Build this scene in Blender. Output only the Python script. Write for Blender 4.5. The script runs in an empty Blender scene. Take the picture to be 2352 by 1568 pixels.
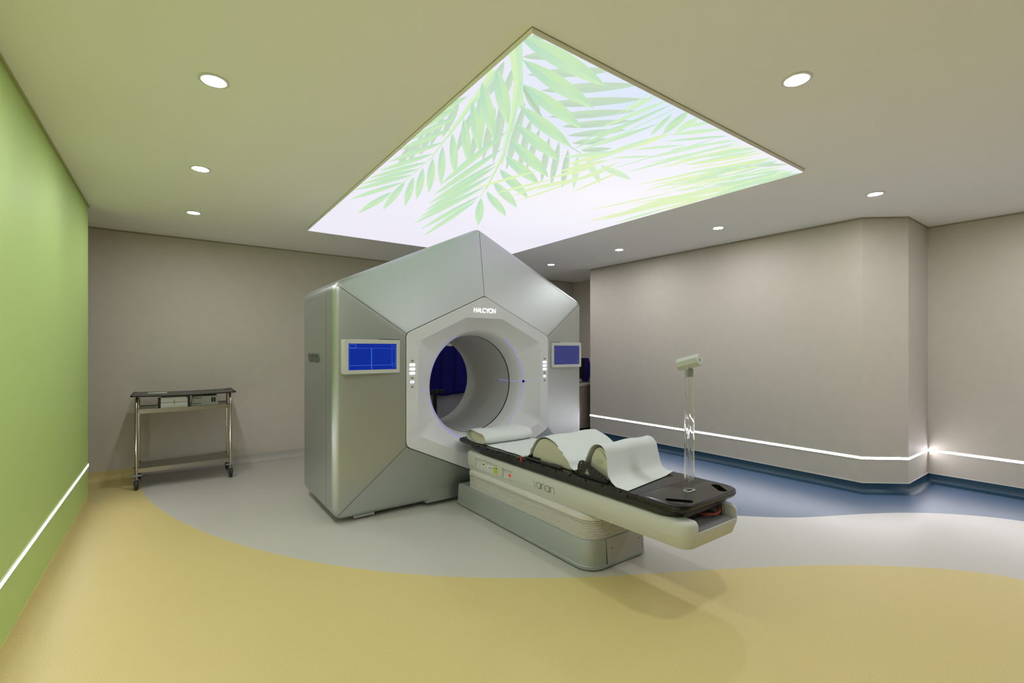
import bpy, bmesh, math, random
from mathutils import Vector, Matrix
random.seed(3)
C = bpy.context.scene.collection
PI = math.pi

CEIL_COL = (.93, .92, .90); WALL_COL = (.57, .52, .455); GREEN_COL = (.48, .64, .22)
GREYF_COL = (.52, .50, .46); YELF_COL = (.61, .50, .215); BLUF_COL = (.075, .122, .205)
SILVER_COL = (.475, .50, .488)
LIGHT_COL = (.96, .965, 1.0); LIGHT_STR = 455; LED_STR = 34; PANEL_STR = 1.0
EXPOSURE = 0.0
# ------------------------------------------------------------------ materials
def mat(name, col, rough=.5, metal=0., spec=.5, emis=None, estr=0., trans=0., ior=1.45, noise=None, bump=None, coat=0.):
    m = bpy.data.materials.new(name); m.use_nodes = True
    nt = m.node_tree; b = nt.nodes['Principled BSDF']
    b.inputs['Base Color'].default_value = (*col, 1)
    b.inputs['Roughness'].default_value = rough
    b.inputs['Metallic'].default_value = metal
    b.inputs['Specular IOR Level'].default_value = spec
    b.inputs['Transmission Weight'].default_value = trans
    b.inputs['IOR'].default_value = ior
    b.inputs['Coat Weight'].default_value = coat
    if emis:
        b.inputs['Emission Color'].default_value = (*emis, 1)
        b.inputs['Emission Strength'].default_value = estr
    tc = None
    if noise or bump:
        tc = nt.nodes.new('ShaderNodeTexCoord')
    if noise:                                  # (scale, amount): fine mottling of the colour
        n = nt.nodes.new('ShaderNodeTexNoise'); n.inputs['Scale'].default_value = noise[0]; n.inputs['Detail'].default_value = 3
        nt.links.new(tc.outputs['Object'], n.inputs['Vector'])
        r = nt.nodes.new('ShaderNodeValToRGB')
        r.color_ramp.elements[0].position = .35; r.color_ramp.elements[1].position = .65
        r.color_ramp.elements[0].color = (*[c*(1-noise[1]) for c in col], 1)
        r.color_ramp.elements[1].color = (*[min(1, c*(1+noise[1])) for c in col], 1)
        nt.links.new(n.outputs['Fac'], r.inputs['Fac']); nt.links.new(r.outputs['Color'], b.inputs['Base Color'])
    if bump:                                   # (scale, strength)
        n = nt.nodes.new('ShaderNodeTexNoise'); n.inputs['Scale'].default_value = bump[0]; n.inputs['Detail'].default_value = 4
        nt.links.new(tc.outputs['Object'], n.inputs['Vector'])
        bp = nt.nodes.new('ShaderNodeBump'); bp.inputs['Strength'].default_value = bump[1]; bp.inputs['Distance'].default_value = .01
        nt.links.new(n.outputs['Fac'], bp.inputs['Height']); nt.links.new(bp.outputs['Normal'], b.inputs['Normal'])
    return m

M = dict(
    ceiling=mat('ceiling_paint', CEIL_COL, .9, spec=.1),
    wall=mat('beige_wall_vinyl', WALL_COL, .62, spec=.25, noise=(9, .015), bump=(60, .03)),
    unseen_wall_dark=mat('dark_unseen_wall', (.09, .085, .07), .6),
    green=mat('lime_green_wall', GREEN_COL, .55, spec=.3),
    grey_floor=mat('grey_vinyl', GREYF_COL, .32, spec=.5, noise=(170, .05)),
    yellow_floor=mat('mustard_vinyl', YELF_COL, .42, spec=.4, noise=(170, .06)),
    blue_floor=mat('blue_vinyl', BLUF_COL, .34, spec=.5, noise=(170, .08)),
    yellow_skirt=mat('mustard_skirting', (.42, .31, .07), .45),
    grey_skirt=mat('grey_skirting', (.46, .44, .40), .45),
    blue_skirt=mat('blue_skirting', (.012, .048, .088), .4, noise=(170, .1)),  # darker than the floor vinyl: shade of the upright face put into the colour
    shadow_gap=mat('painted_shadow_gap', (.36, .33, .26), .8),
    green_shadow_gap=mat('green_painted_shadow_gap', (.40, .44, .19), .8),
    silver=mat('pearl_grey_paint', SILVER_COL, .41, metal=.92, spec=.5),
    core=mat('dark_gap', (.035, .038, .038), .8),
    bezel=mat('white_gloss_plastic', (.66, .66, .70), .34, spec=.5),
    bore=mat('bore_plastic', (.46, .46, .48), .38),
    couch=mat('cream_white_plastic', (.52, .53, .495), .38, spec=.5),
    bellows=mat('ivory_bellows', (.60, .585, .555), .55),
    plinth=mat('grey_green_metal', (.34, .37, .35), .4, metal=.3),
    plinth_end=mat('warm_grey_panel', (.38, .37, .34), .45, metal=.2),
    carbon=mat('black_carbon', (.012, .011, .010), .2, spec=.4),
    black=mat('black_plastic', (.010, .010, .010), .4),
    black_metal=mat('black_metal', (.02, .02, .02), .35, metal=.4),
    steel=mat('stainless_steel', (.62, .58, .50), .24, metal=1.),
    steel_rough=mat('brushed_steel_shelf', (.34, .32, .28), .3, metal=.9),
    grey_plastic=mat('grey_plastic', (.22, .22, .22), .5),
    rubber=mat('dark_rubber', (.03, .028, .035), .6),
    white=mat('white_plastic', (.72, .72, .70), .4),
    paper=mat('white_paper_sheet', (.62, .645, .645), .85, spec=.1, bump=(25, .08)),
    foam=mat('cream_foam', (.46, .45, .345), .5),
    foam_dark=mat('cream_foam_recess', (.38, .37, .28), .55),
    acrylic=mat('clear_acrylic', (.985, .99, .985), .0, trans=1., ior=1.49),
    head=mat('pale_grey_housing', (.46, .48, .44), .5),
    red=mat('red_plastic', (.45, .02, .02), .4),
    red_lit=mat('lit_red_button', (.5, .03, .05), .35, emis=(1, .05, .08), estr=.35),
    red_cable=mat('red_cable', (.35, .05, .03), .5),
    yellow_label=mat('yellow_label', (.55, .58, .02), .5),
    ink=mat('dark_ink', (.03, .03, .03), .6),
    grey_ink=mat('grey_lettering', (.22, .23, .21), .5),
    letter_metal=mat('dark_raised_lettering', (.16, .17, .15), .4, metal=.5),
    navy=mat('navy_cloth', (.004, .004, .085), .8, spec=.15),
    grey_dark=mat('dark_grey_board', (.10, .098, .09), .5),
    blue_cloth=mat('blue_cloth', (.01, .01, .22), .7),
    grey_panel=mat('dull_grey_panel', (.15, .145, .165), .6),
    wood=mat('taupe_laminate', (.24, .18, .145), .5, noise=(6, .1)),
    counter=mat('beige_worktop', (.36, .31, .27), .4),
    lens=mat('lit_downlight_lens', (.9, .9, .9), .4, emis=LIGHT_COL, estr=LIGHT_STR),
    trim=mat('white_trim_ring', (.75, .74, .72), .5),
    led=mat('lit_led_diffuser', (.9, .9, .9), .5, emis=(.97, .93, 1.0), estr=LED_STR),
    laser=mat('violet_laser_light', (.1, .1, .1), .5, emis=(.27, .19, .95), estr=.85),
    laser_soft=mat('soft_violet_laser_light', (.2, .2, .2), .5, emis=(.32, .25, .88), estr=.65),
    screen_l=mat('blue_screen', (.0, .0, .0), .25, emis=(.001, .022, .30), estr=1.0),
    screen_r=mat('dim_blue_screen', (.0, .0, .0), .25, emis=(.028, .034, .16), estr=1.0),
    ui=mat('screen_graphics', (.0, .0, .0), .4, emis=(.05, .14, .62), estr=1.0),
    ui_dim=mat('dim_screen_graphics', (.0, .0, .0), .4, emis=(.09, .10, .32), estr=1.0),
    button=mat('lit_white_button', (.8, .8, .8), .4, emis=(1, 1, 1), estr=1.3),
    button_violet=mat('lit_violet_button', (.8, .8, .8), .4, emis=(.75, .68, 1), estr=1.1),
    button_off=mat('unlit_button', (.42, .42, .43), .45),
    letters=mat('lit_lettering', (.9, .9, .9), .4, emis=(1, .93, .93), estr=1.25),
)

# ------------------------------------------------------------------ mesh helpers
def link(o, parent=None):
    C.objects.link(o)
    if parent: o.parent = parent
    return o

def obj(name, bm, m, parent=None, smooth=35, wn=False, recalc=True):
    if recalc: bmesh.ops.recalc_face_normals(bm, faces=bm.faces[:])
    me = bpy.data.meshes.new(name); bm.to_mesh(me); bm.free()
    for x in (m if isinstance(m, (list, tuple)) else [m]): me.materials.append(x)
    if smooth:
        for p in me.polygons: p.use_smooth = True
        me.set_sharp_from_angle(angle=math.radians(smooth))
    o = bpy.data.objects.new(name, me); link(o)
    if parent:
        o.parent = parent
        o.matrix_parent_inverse = Matrix.Translation(-parent_origin(parent))
    if wn:
        w = o.modifiers.new('weighted', 'WEIGHTED_NORMAL'); w.keep_sharp = True
    return o

def parent_origin(p):
    return p.location.copy() if p.type == 'EMPTY' else Vector((0, 0, 0))

def thing(name, label, cat, loc, group=None):
    o = bpy.data.objects.new(name, None); C.objects.link(o)
    o.empty_display_size = .1; o.location = loc
    o['label'] = label; o['category'] = cat
    if group: o['group'] = group
    return o

def tag(o, label, cat, group=None):
    o['label'] = label; o['category'] = cat
    if group: o['group'] = group
    return o

def struct(o):
    o['kind'] = 'structure'; return o

def new(): return bmesh.new()

def box(bm, x0, x1, y0, y1, z0, z1, r=0, seg=3, mi=0):
    t = bmesh.new()
    bmesh.ops.create_cube(t, size=1)
    for v in t.verts:
        v.co = Vector(((x0+x1)/2+v.co.x*(x1-x0), (y0+y1)/2+v.co.y*(y1-y0), (z0+z1)/2+v.co.z*(z1-z0)))
    if r: bmesh.ops.bevel(t, geom=t.edges[:], offset=r, segments=seg, profile=.5, affect='EDGES')
    merge(bm, t, mi); return bm

def merge(bm, t, mi=0, mw=None):
    if mw is not None: t.transform(mw)
    for f in t.faces: f.material_index = mi
    me = bpy.data.meshes.new('t'); t.to_mesh(me); t.free()
    bm.from_mesh(me); bpy.data.meshes.remove(me)

def loft(bm, loops, closed=True, cap0=False, cap1=False, mi=0):
    vs = [[bm.verts.new(p) for p in L] for L in loops]
    n = len(loops[0])
    for a, b in zip(vs, vs[1:]):
        for i in range(n if closed else n-1):
            j = (i+1) % n
            f = bm.faces.new((a[i], a[j], b[j], b[i])); f.material_index = mi
    if cap0: bm.faces.new(vs[0]).material_index = mi
    if cap1: bm.faces.new(vs[-1][::-1]).material_index = mi
    return bm

def prism(bm, pts, axis, a, b, mi=0):
    """polygon pts extruded along an axis: 'x' takes (y,z), 'y' takes (x,z), 'z' takes (x,y)"""
    f = {'x': lambda p, t: (t, p[0], p[1]), 'y': lambda p, t: (p[0], t, p[1]), 'z': lambda p, t: (p[0], p[1], t)}[axis]
    return loft(bm, [[f(p, a) for p in pts], [f(p, b) for p in pts]], True, True, True, mi)

def tube(bm, pts, r, n=10, closed=False, mi=0, cap=True):
    pts = [Vector(p) for p in pts]; N = len(pts); loops = []
    up = None
    for i, p in enumerate(pts):
        if closed: d = pts[(i+1) % N]-pts[i-1]
        else: d = pts[min(i+1, N-1)]-pts[max(i-1, 0)]
        d.normalize()
        if up is None:
            up = Vector((0, 0, 1)) if abs(d.z) < .9 else Vector((1, 0, 0))
        u = (up-d*up.dot(d)).normalized(); w = d.cross(u); up = u
        loops.append([p+(u*math.cos(2*PI*k/n)+w*math.sin(2*PI*k/n))*r for k in range(n)])
    if closed: loops.append(loops[0])
    if closed:
        vs = [[bm.verts.new(q) for q in L] for L in loops[:-1]]
        for i in range(N):
            a, b = vs[i], vs[(i+1) % N]
            for k in range(n):
                bm.faces.new((a[k], a[(k+1) % n], b[(k+1) % n], b[k])).material_index = mi
    else: loft(bm, loops, True, cap, cap, mi)
    return bm

def cyl(bm, c, axis, r, a, b, n=24, mi=0, r2=None):
    r2 = r if r2 is None else r2
    def P(rr, t, k):
        u, v = rr*math.cos(2*PI*k/n), rr*math.sin(2*PI*k/n)
        return {'x': (t, c[0]+u, c[1]+v), 'y': (c[0]+u, t, c[1]+v), 'z': (c[0]+u, c[1]+v, t)}[axis]
    return loft(bm, [[P(r, a, k) for k in range(n)], [P(r2, b, k) for k in range(n)]], True, True, True, mi)

def rpoly(pts, rad, k=6):
    """rounded polygon -> list per corner of (point, outward normal)"""
    n = len(pts); out = []
    area = sum(pts[i][0]*pts[(i+1) % n][1]-pts[(i+1) % n][0]*pts[i][1] for i in range(n))
    s = 1 if area > 0 else -1
    for i in range(n):
        p, a, b = Vector(pts[i]), Vector(pts[i-1]), Vector(pts[(i+1) % n])
        r = rad[i] if isinstance(rad, (list, tuple)) else rad
        d0 = (a-p).normalized(); d1 = (b-p).normalized()
        ang = d0.angle(d1); t = r/math.tan(ang/2)
        c = p+(d0+d1).normalized()*(r/math.sin(ang/2))
        q0 = p+d0*t-c; q1 = p+d1*t-c
        a0 = math.atan2(q0.y, q0.x); da = math.atan2(q0.x*q1.y-q0.y*q1.x, q0.dot(q1))
        arc = []
        for j in range(k+1):
            th = a0+da*j/k; nn = Vector((math.cos(th), math.sin(th)))
            arc.append((c+nn*r, nn))
        out.append(arc)
    return out

def flat(rp, inset=0):
    return [tuple(p-n*inset) for arc in rp for p, n in arc]

def planloft(bm, rect, rads, rows, mi=0, k=6):
    """rect (x0,x1,y0,y1) rounded in plan; rows of (z, inset)"""
    x0, x1, y0, y1 = rect
    rp = rpoly([(x0, y0), (x1, y0), (x1, y1), (x0, y1)], rads, k)
    return loft(bm, [[(p[0], p[1], z) for p in flat(rp, ins)] for z, ins in rows], True, True, True, mi)

def boolean(o, cutter_bm, m=None):
    me = bpy.data.meshes.new('cut'); bmesh.ops.recalc_face_normals(cutter_bm, faces=cutter_bm.faces[:])
    cutter_bm.to_mesh(me); cutter_bm.free()
    if m: me.materials.append(m)
    c = bpy.data.objects.new('cut', me); C.objects.link(c)
    bpy.context.view_layer.update()
    c.matrix_world = Matrix.Identity(4)
    md = o.modifiers.new('b', 'BOOLEAN'); md.operation = 'DIFFERENCE'; md.object = c; md.solver = 'EXACT'
    bpy.context.view_layer.update()
    ev = o.evaluated_get(bpy.context.evaluated_depsgraph_get())
    nm = bpy.data.meshes.new_from_object(ev)
    o.modifiers.clear(); old = o.data; o.data = nm
    bpy.data.meshes.remove(old); bpy.data.objects.remove(c); bpy.data.meshes.remove(me)
    for p in nm.polygons: p.use_smooth = True
    nm.set_sharp_from_angle(angle=math.radians(35))

def smooth_curve(pts, n=8):
    out = []; P = [Vector(p) for p in pts]
    for i in range(len(P)-1):
        p0 = P[max(i-1, 0)]; p1 = P[i]; p2 = P[i+1]; p3 = P[min(i+2, len(P)-1)]
        for j in range(n):
            t = j/n
            out.append(.5*((2*p1)+(p2-p0)*t+(2*p0-5*p1+4*p2-p3)*t*t+(3*p1-p0-3*p2+p3)*t**3))
    out.append(P[-1]); return out

def text_bm(s, size, mw, depth=.002):
    cu = bpy.data.curves.new('t', 'FONT'); cu.body = s; cu.size = size; cu.align_x = 'CENTER'; cu.align_y = 'CENTER'
    cu.extrude = depth/2; cu.resolution_u = 4
    o = bpy.data.objects.new('t', cu); C.objects.link(o)
    bpy.context.view_layer.update()
    me = bpy.data.meshes.new_from_object(o.evaluated_get(bpy.context.evaluated_depsgraph_get()))
    bpy.data.objects.remove(o); bpy.data.curves.remove(cu)
    bm = bmesh.new(); bm.from_mesh(me); bpy.data.meshes.remove(me); bm.transform(mw)
    return bm

FRONT = Matrix(((1, 0, 0, 0), (0, 0, -1, 0), (0, 1, 0, 0), (0, 0, 0, 1)))   # text lying in XZ, read from -Y
LEFT = Matrix(((0, 0, -1, 0), (-1, 0, 0, 0), (0, 1, 0, 0), (0, 0, 0, 1)))   # read from -X, running towards -Y

# stroke lettering (round lower-case letters drawn as strokes, unit x-height)
def stroke_word(word, xh, th, depth, mw):
    """returns one bmesh per letter"""
    def arc(cx, cy, r, a0, a1, n=18): return [(cx+r*math.cos(math.radians(a0+(a1-a0)*i/n)), cy+r*math.sin(math.radians(a0+(a1-a0)*i/n))) for i in range(n+1)]
    G = {'v': ([[(.02, 1), (.42, 0), (.82, 1)]], .95),
         'a': ([arc(.5, .5, .5, 0, 360, 30), [(1.0, 1), (1.0, 0)]], 1.25),
         'r': ([[(.05, 1), (.05, 0)], arc(.45, .6, .4, 180, 80, 10)], .72),
         'i': ([[(.05, 1), (.05, 0)]], .33),
         'H': ([[(.05, 1), (.05, 0)], [(.72, 1), (.72, 0)], [(.05, .52), (.72, .52)]], .92),
         'A': ([[(.0, 0), (.38, 1), (.76, 0)], [(.14, .33), (.62, .33)]], .84),
         'L': ([[(.05, 1), (.05, .03), (.5, .03)]], .62),
         'C': ([arc(.5, .5, .49, 48, 312, 22)], .98),
         'Y': ([[(.0, 1), (.34, .5)], [(.68, 1), (.34, .5), (.34, 0)]], .76),
         'O': ([arc(.5, .5, .49, 0, 360, 30)], 1.12),
         'N': ([[(.05, 0), (.05, 1), (.75, 0), (.75, 1)]], .85),
         'n': ([[(.05, 1), (.05, 0)], arc(.47, .58, .42, 180, 0, 14)+[(.89, 0)]], 1.1)}
    x = 0; res = []
    tot = sum(G[c][1] for c in word)
    for c in word:
        strokes, adv = G[c]; bm = bmesh.new()
        for s in strokes:
            pts = [Vector(((x+p[0]-tot/2)*xh, (p[1]-.5)*xh)) for p in s]
            L, R = [], []
            for i, p in enumerate(pts):
                d = pts[min(i+1, len(pts)-1)]-pts[max(i-1, 0)]
                d.normalize(); nn = Vector((-d.y, d.x))*th/2
                L.append(p+nn); R.append(p-nn)
            loft(bm, [[(L[i].x, L[i].y, 0), (R[i].x, R[i].y, 0), (R[i].x, R[i].y, depth), (L[i].x, L[i].y, depth)] for i in range(len(pts))], True, True, True)
        bm.transform(mw); res.append(bm); x += adv
    return res
# ------------------------------------------------------------------ the room
H = 2.69
XG, YG = -.614, 5.622          # green wall face and its far end
YB = 6.575                     # back wall
XR = 5.45                      # right wall
# floor: three vinyl colours inlaid in one another with curved seams
yg = smooth_curve([(-.30, 6.6), (-.253, 5.973), (-.167, 5.445), (-.034, 4.925), (.147, 4.399), (.365, 3.896), (.668, 3.372), (1.012, 2.915), (1.354, 2.568), (1.688, 2.297), (2.062, 2.038), (2.438, 1.825), (2.825, 1.61), (3.194, 1.39), (3.55, 1.153), (3.854, .894), (4.067, .666), (4.174, .451), (4.25, 0), (4.1, -2.2)])
bg = smooth_curve([(4.3, 6.6), (4.0, 5.4), (3.66, 4.4), (3.42, 3.5), (3.40, 2.9), (3.54, 2.42), (3.785, 2.114), (4.006, 1.89), (4.201, 1.735), (4.441, 1.598), (4.739, 1.445), (5.078, 1.236), (5.383, .962), (5.6, .606), (5.7, 0), (5.5, -2.2)])
fl = new()
def poly(pts, mi):
    f = fl.faces.new([fl.verts.new((p[0], p[1], 0)) for p in pts]); f.material_index = mi
poly([(-3, 6.6)]+[(-3, -2.2)]+[tuple(p) for p in yg[::-1]], 0)
poly([tuple(p) for p in yg]+[tuple(p) for p in bg[::-1]], 1)
poly([tuple(p) for p in bg]+[(8, -2.2), (8, 6.6)], 2)
bmesh.ops.remove_doubles(fl, verts=fl.verts[:], dist=1e-5)
bmesh.ops.triangulate(fl, faces=fl.faces[:])
box(fl, -3, 8, -2.2, 6.6, -.12, -.02, mi=1)
fo = struct(obj('floor', fl, [M['yellow_floor'], M['grey_floor'], M['blue_floor']], smooth=0, recalc=False))
for p in fo.data.polygons:
    if p.normal.z < 0 and p.center.z > -.01: p.flip()
struct(obj('ceiling', box(new(), -3, 8, -2.2, 6.7, H, H+.12), M['ceiling'], smooth=0))
struct(obj('wall_left', box(new(), -1.3, XG, -2.2, YG, 0, H), M['green'], smooth=0))
struct(obj('wall_back', box(new(), -3, 6.4, YB, YB+.12, 0, H), M['wall'], smooth=0))
struct(obj('wall_recess', box(new(), -2.2, -2.1, YG-.2, YB, 0, H), M['wall'], smooth=0))
struct(obj('wall_alcove', box(new(), 6.26, 6.4, 5.33, YB, 0, H), M['wall'], smooth=0))
struct(obj('wall_front', box(new(), XG, 6.47, -2.1, -2.0, 0, H), M['unseen_wall_dark'], smooth=0))  # unseen closing wall, coloured dark to dim the reflection in the machine's left panel
foot = [(XR, 5.33), (XR, 1.66), (5.78, 1.385), (6.45, 1.385), (6.45, -2.2), (7.6, -2.2), (7.6, 5.33)]
struct(obj('wall_right', prism(new(), foot, 'z', 0, H), M['wall'], smooth=0))
face = foot[:5]                # the visible run of the right wall

def run_offset(path, d):
    """offset a plan polyline to its room side"""
    P = [Vector(p) for p in path]; out = []
    for i, p in enumerate(P):
        ns = []
        for a, b in ((i-1, i), (i, i+1)):
            if a >= 0 and b < len(P):
                e = (P[b]-P[a]).normalized(); ns.append(Vector((e.y, -e.x)))
        n = sum(ns, Vector((0, 0))).normalized()
        out.append(p+n*(d/max(.3, n.dot(ns[0]))))
    return out

def strip(path, prof, mi=0, bm=None):
    """sweep a profile (d off the wall, z) along a plan path"""
    bm = bm or new()
    cols = [run_offset(path, d) for d, z in prof]
    loops = [[(cols[k][i].x, cols[k][i].y, prof[k][1]) for k in range(len(prof))] for i in range(len(path))]
    return loft(bm, loops, True, True, True, mi)

def skirt_prof(h): return [(.0, h), (.005, h), (.0055, .065), (.008, .047), (.014, .030), (.024, .0165), (.038, .007), (.054, .002), (.070, .0006), (.0, .0004)]
leftpath = [(XG, YG), (XG, -2.0)]           # room on +x side: travel so the normal points to the room
leftpath = leftpath[::-1]
struct(obj('baseboard_left', strip(leftpath, skirt_prof(.085)), M['yellow_floor'], smooth=60))
bk = new()
strip([(-2.1, YB), (-.29, YB)], skirt_prof(.10), 0, bk); strip([(-.29, YB), (4.3, YB)], skirt_prof(.10), 1, bk); strip([(4.3, YB), (6.26, YB)], skirt_prof(.10), 2, bk)
struct(obj('baseboard_back', bk, [M['yellow_floor'], M['grey_skirt'], M['blue_skirt']], smooth=60))
br = struct(obj('baseboard_right', strip(face, skirt_prof(.095)), M['blue_skirt'], smooth=60))
obj('white_capping', strip(face, [(.0005, .099), (.0065, .099), (.0065, .095), (.0005, .095)]), M['trim'], br, smooth=0)
# darker strips painting in the shadow gap where the walls meet the ceiling
tp = [(0, H-.001), (.006, H-.001), (.006, H-.016), (0, H-.016)]
struct(obj('shadow_strip_1', strip(leftpath, [(d*1.6, z) for d, z in tp]), M['green_shadow_gap'], smooth=0))
struct(obj('shadow_strip_2', strip([(-2.1, YB), (6.26, YB)], tp), M['shadow_gap'], smooth=0))
struct(obj('shadow_strip_3', strip(face, tp), M['shadow_gap'], smooth=0))

# ------------------------------------------------------------------ LED lines let into the walls
def led(path, z, label, grp):
    prof = [(.001, z+.0105), (.004, z+.0105), (.004, z-.0105), (.001, z-.0105)]
    t = thing('linear_wall_lamp', label, 'light strip', (path[0][0], path[0][1], z), grp)
    obj('diffuser', strip(path, prof), M['led'], t, smooth=0)
    ch = new()
    for a, b in ((z+.0105, z+.014), (z-.014, z-.0105)):
        strip(path, [(.0005, b), (.005, b), (.005, a), (.0005, a)], 0, ch)
    obj('channel', ch, M['trim'], t, smooth=0)
led([(XG, -2.0), (XG, YG)], .364, 'straight white LED line glowing low along the lime green wall', 'LED lines in the walls')
led(face, .338, 'white LED line bending around the corner of the beige wall above the blue skirting', 'LED lines in the walls')

# ------------------------------------------------------------------ downlights
dl = thing('downlight', '', 'ceiling light', (0, 0, H), 'round downlights')
rg = new()
prof = [(.066, 0), (.066, -.004), (.060, -.006), (.049, -.0055), (.0455, -.003), (.045, 0)]
loft(rg, [[(r*math.cos(2*PI*k/40), r*math.sin(2*PI*k/40), H+z) for k in range(40)] for r, z in prof], True, False, False)
obj('trim_ring', rg, M['trim'], dl)
obj('lens', cyl(new(), (0, 0), 'z', .0452, H-.0035, H-.0005, 40), M['lens'], dl)
spots = [((.16, 2.648), 'nearest and largest round downlight of the row beside the green wall'),
         ((.16, 3.996), 'middle round downlight of the three beside the green wall'),
         ((.16, 5.318), 'farthest round downlight beside the green wall, over the steel trolley'),
         ((2.41, .995), 'large round downlight in the bare ceiling to the right of the leaf panel tip'),
         ((4.71, 1.345), 'round downlight nearest the chamfered wall corner'),
         ((4.68, 2.702), 'round downlight above the long beige wall, second from the chamfered corner'),
         ((4.67, 4.049), 'round downlight above the long beige wall, third from the chamfered corner'),
         ((4.65, 5.371), 'smallest round downlight at the alcove behind the machine shoulder')]
unseen_spots = [((.16, 1.30), 'unseen round downlight by the green wall just behind the camera'), ((.16, -.05), 'second unseen round downlight by the green wall behind the camera'),
       ((2.41, -.9), 'unseen round downlight in the ceiling behind the camera'), ((4.72, 0.), 'unseen round downlight in the right half of the ceiling near the camera'), ((4.72, -1.3), 'rearmost unseen round downlight in the right half of the ceiling'), ((5.7, .1), 'unseen round downlight in the niche by the right wall')]  # out-of-view downlights, added to light the near part of the room
for i, ((x, y), lab) in enumerate(spots+unseen_spots):
    if i == 0: o = dl
    else:
        o = dl.copy(); C.objects.link(o)
        for ch in dl.children:
            c = ch.copy(); C.objects.link(c); c.parent = o; c.matrix_parent_inverse = ch.matrix_parent_inverse
    o.location = (x, y, H); o['label'] = lab

# ------------------------------------------------------------------ back-lit ceiling panel with palm leaf print
PX0, PX1, PY0, PY1, ZP = 1.165, 3.645, 1.46, 5.30, 2.667
cp = thing('ceiling_light_panel', 'large rectangular back-lit ceiling panel printed with green palm fronds', 'light panel', ((PX0+PX1)/2, (PY0+PY1)/2, H))
fr = new()
w = .003
for a in ((PX0-w, PX0, PY0-w, PY1+w), (PX1, PX1+w, PY0-w, PY1+w), (PX0, PX1, PY0-w, PY0), (PX0, PX1, PY1, PY1+w)):
    box(fr, *a, ZP-.001, H)
obj('frame', fr, M['ceiling'], cp, smooth=0)
sg = new()
for a in ((PX0-w-.0025, PX0-w, PY0-w-.0025, PY1+w+.0025), (PX1+w, PX1+w+.0025, PY0-w-.0025, PY1+w+.0025), (PX0-w, PX1+w, PY0-w-.0025, PY0-w), (PX0-w, PX1+w, PY1+w, PY1+w+.0025)):
    box(sg, *a, H-.003, H-.0002)
obj('shadow_gap', sg, M['shadow_gap'], cp, smooth=0)  # darker strips stand in for the shade line around the frame
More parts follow.
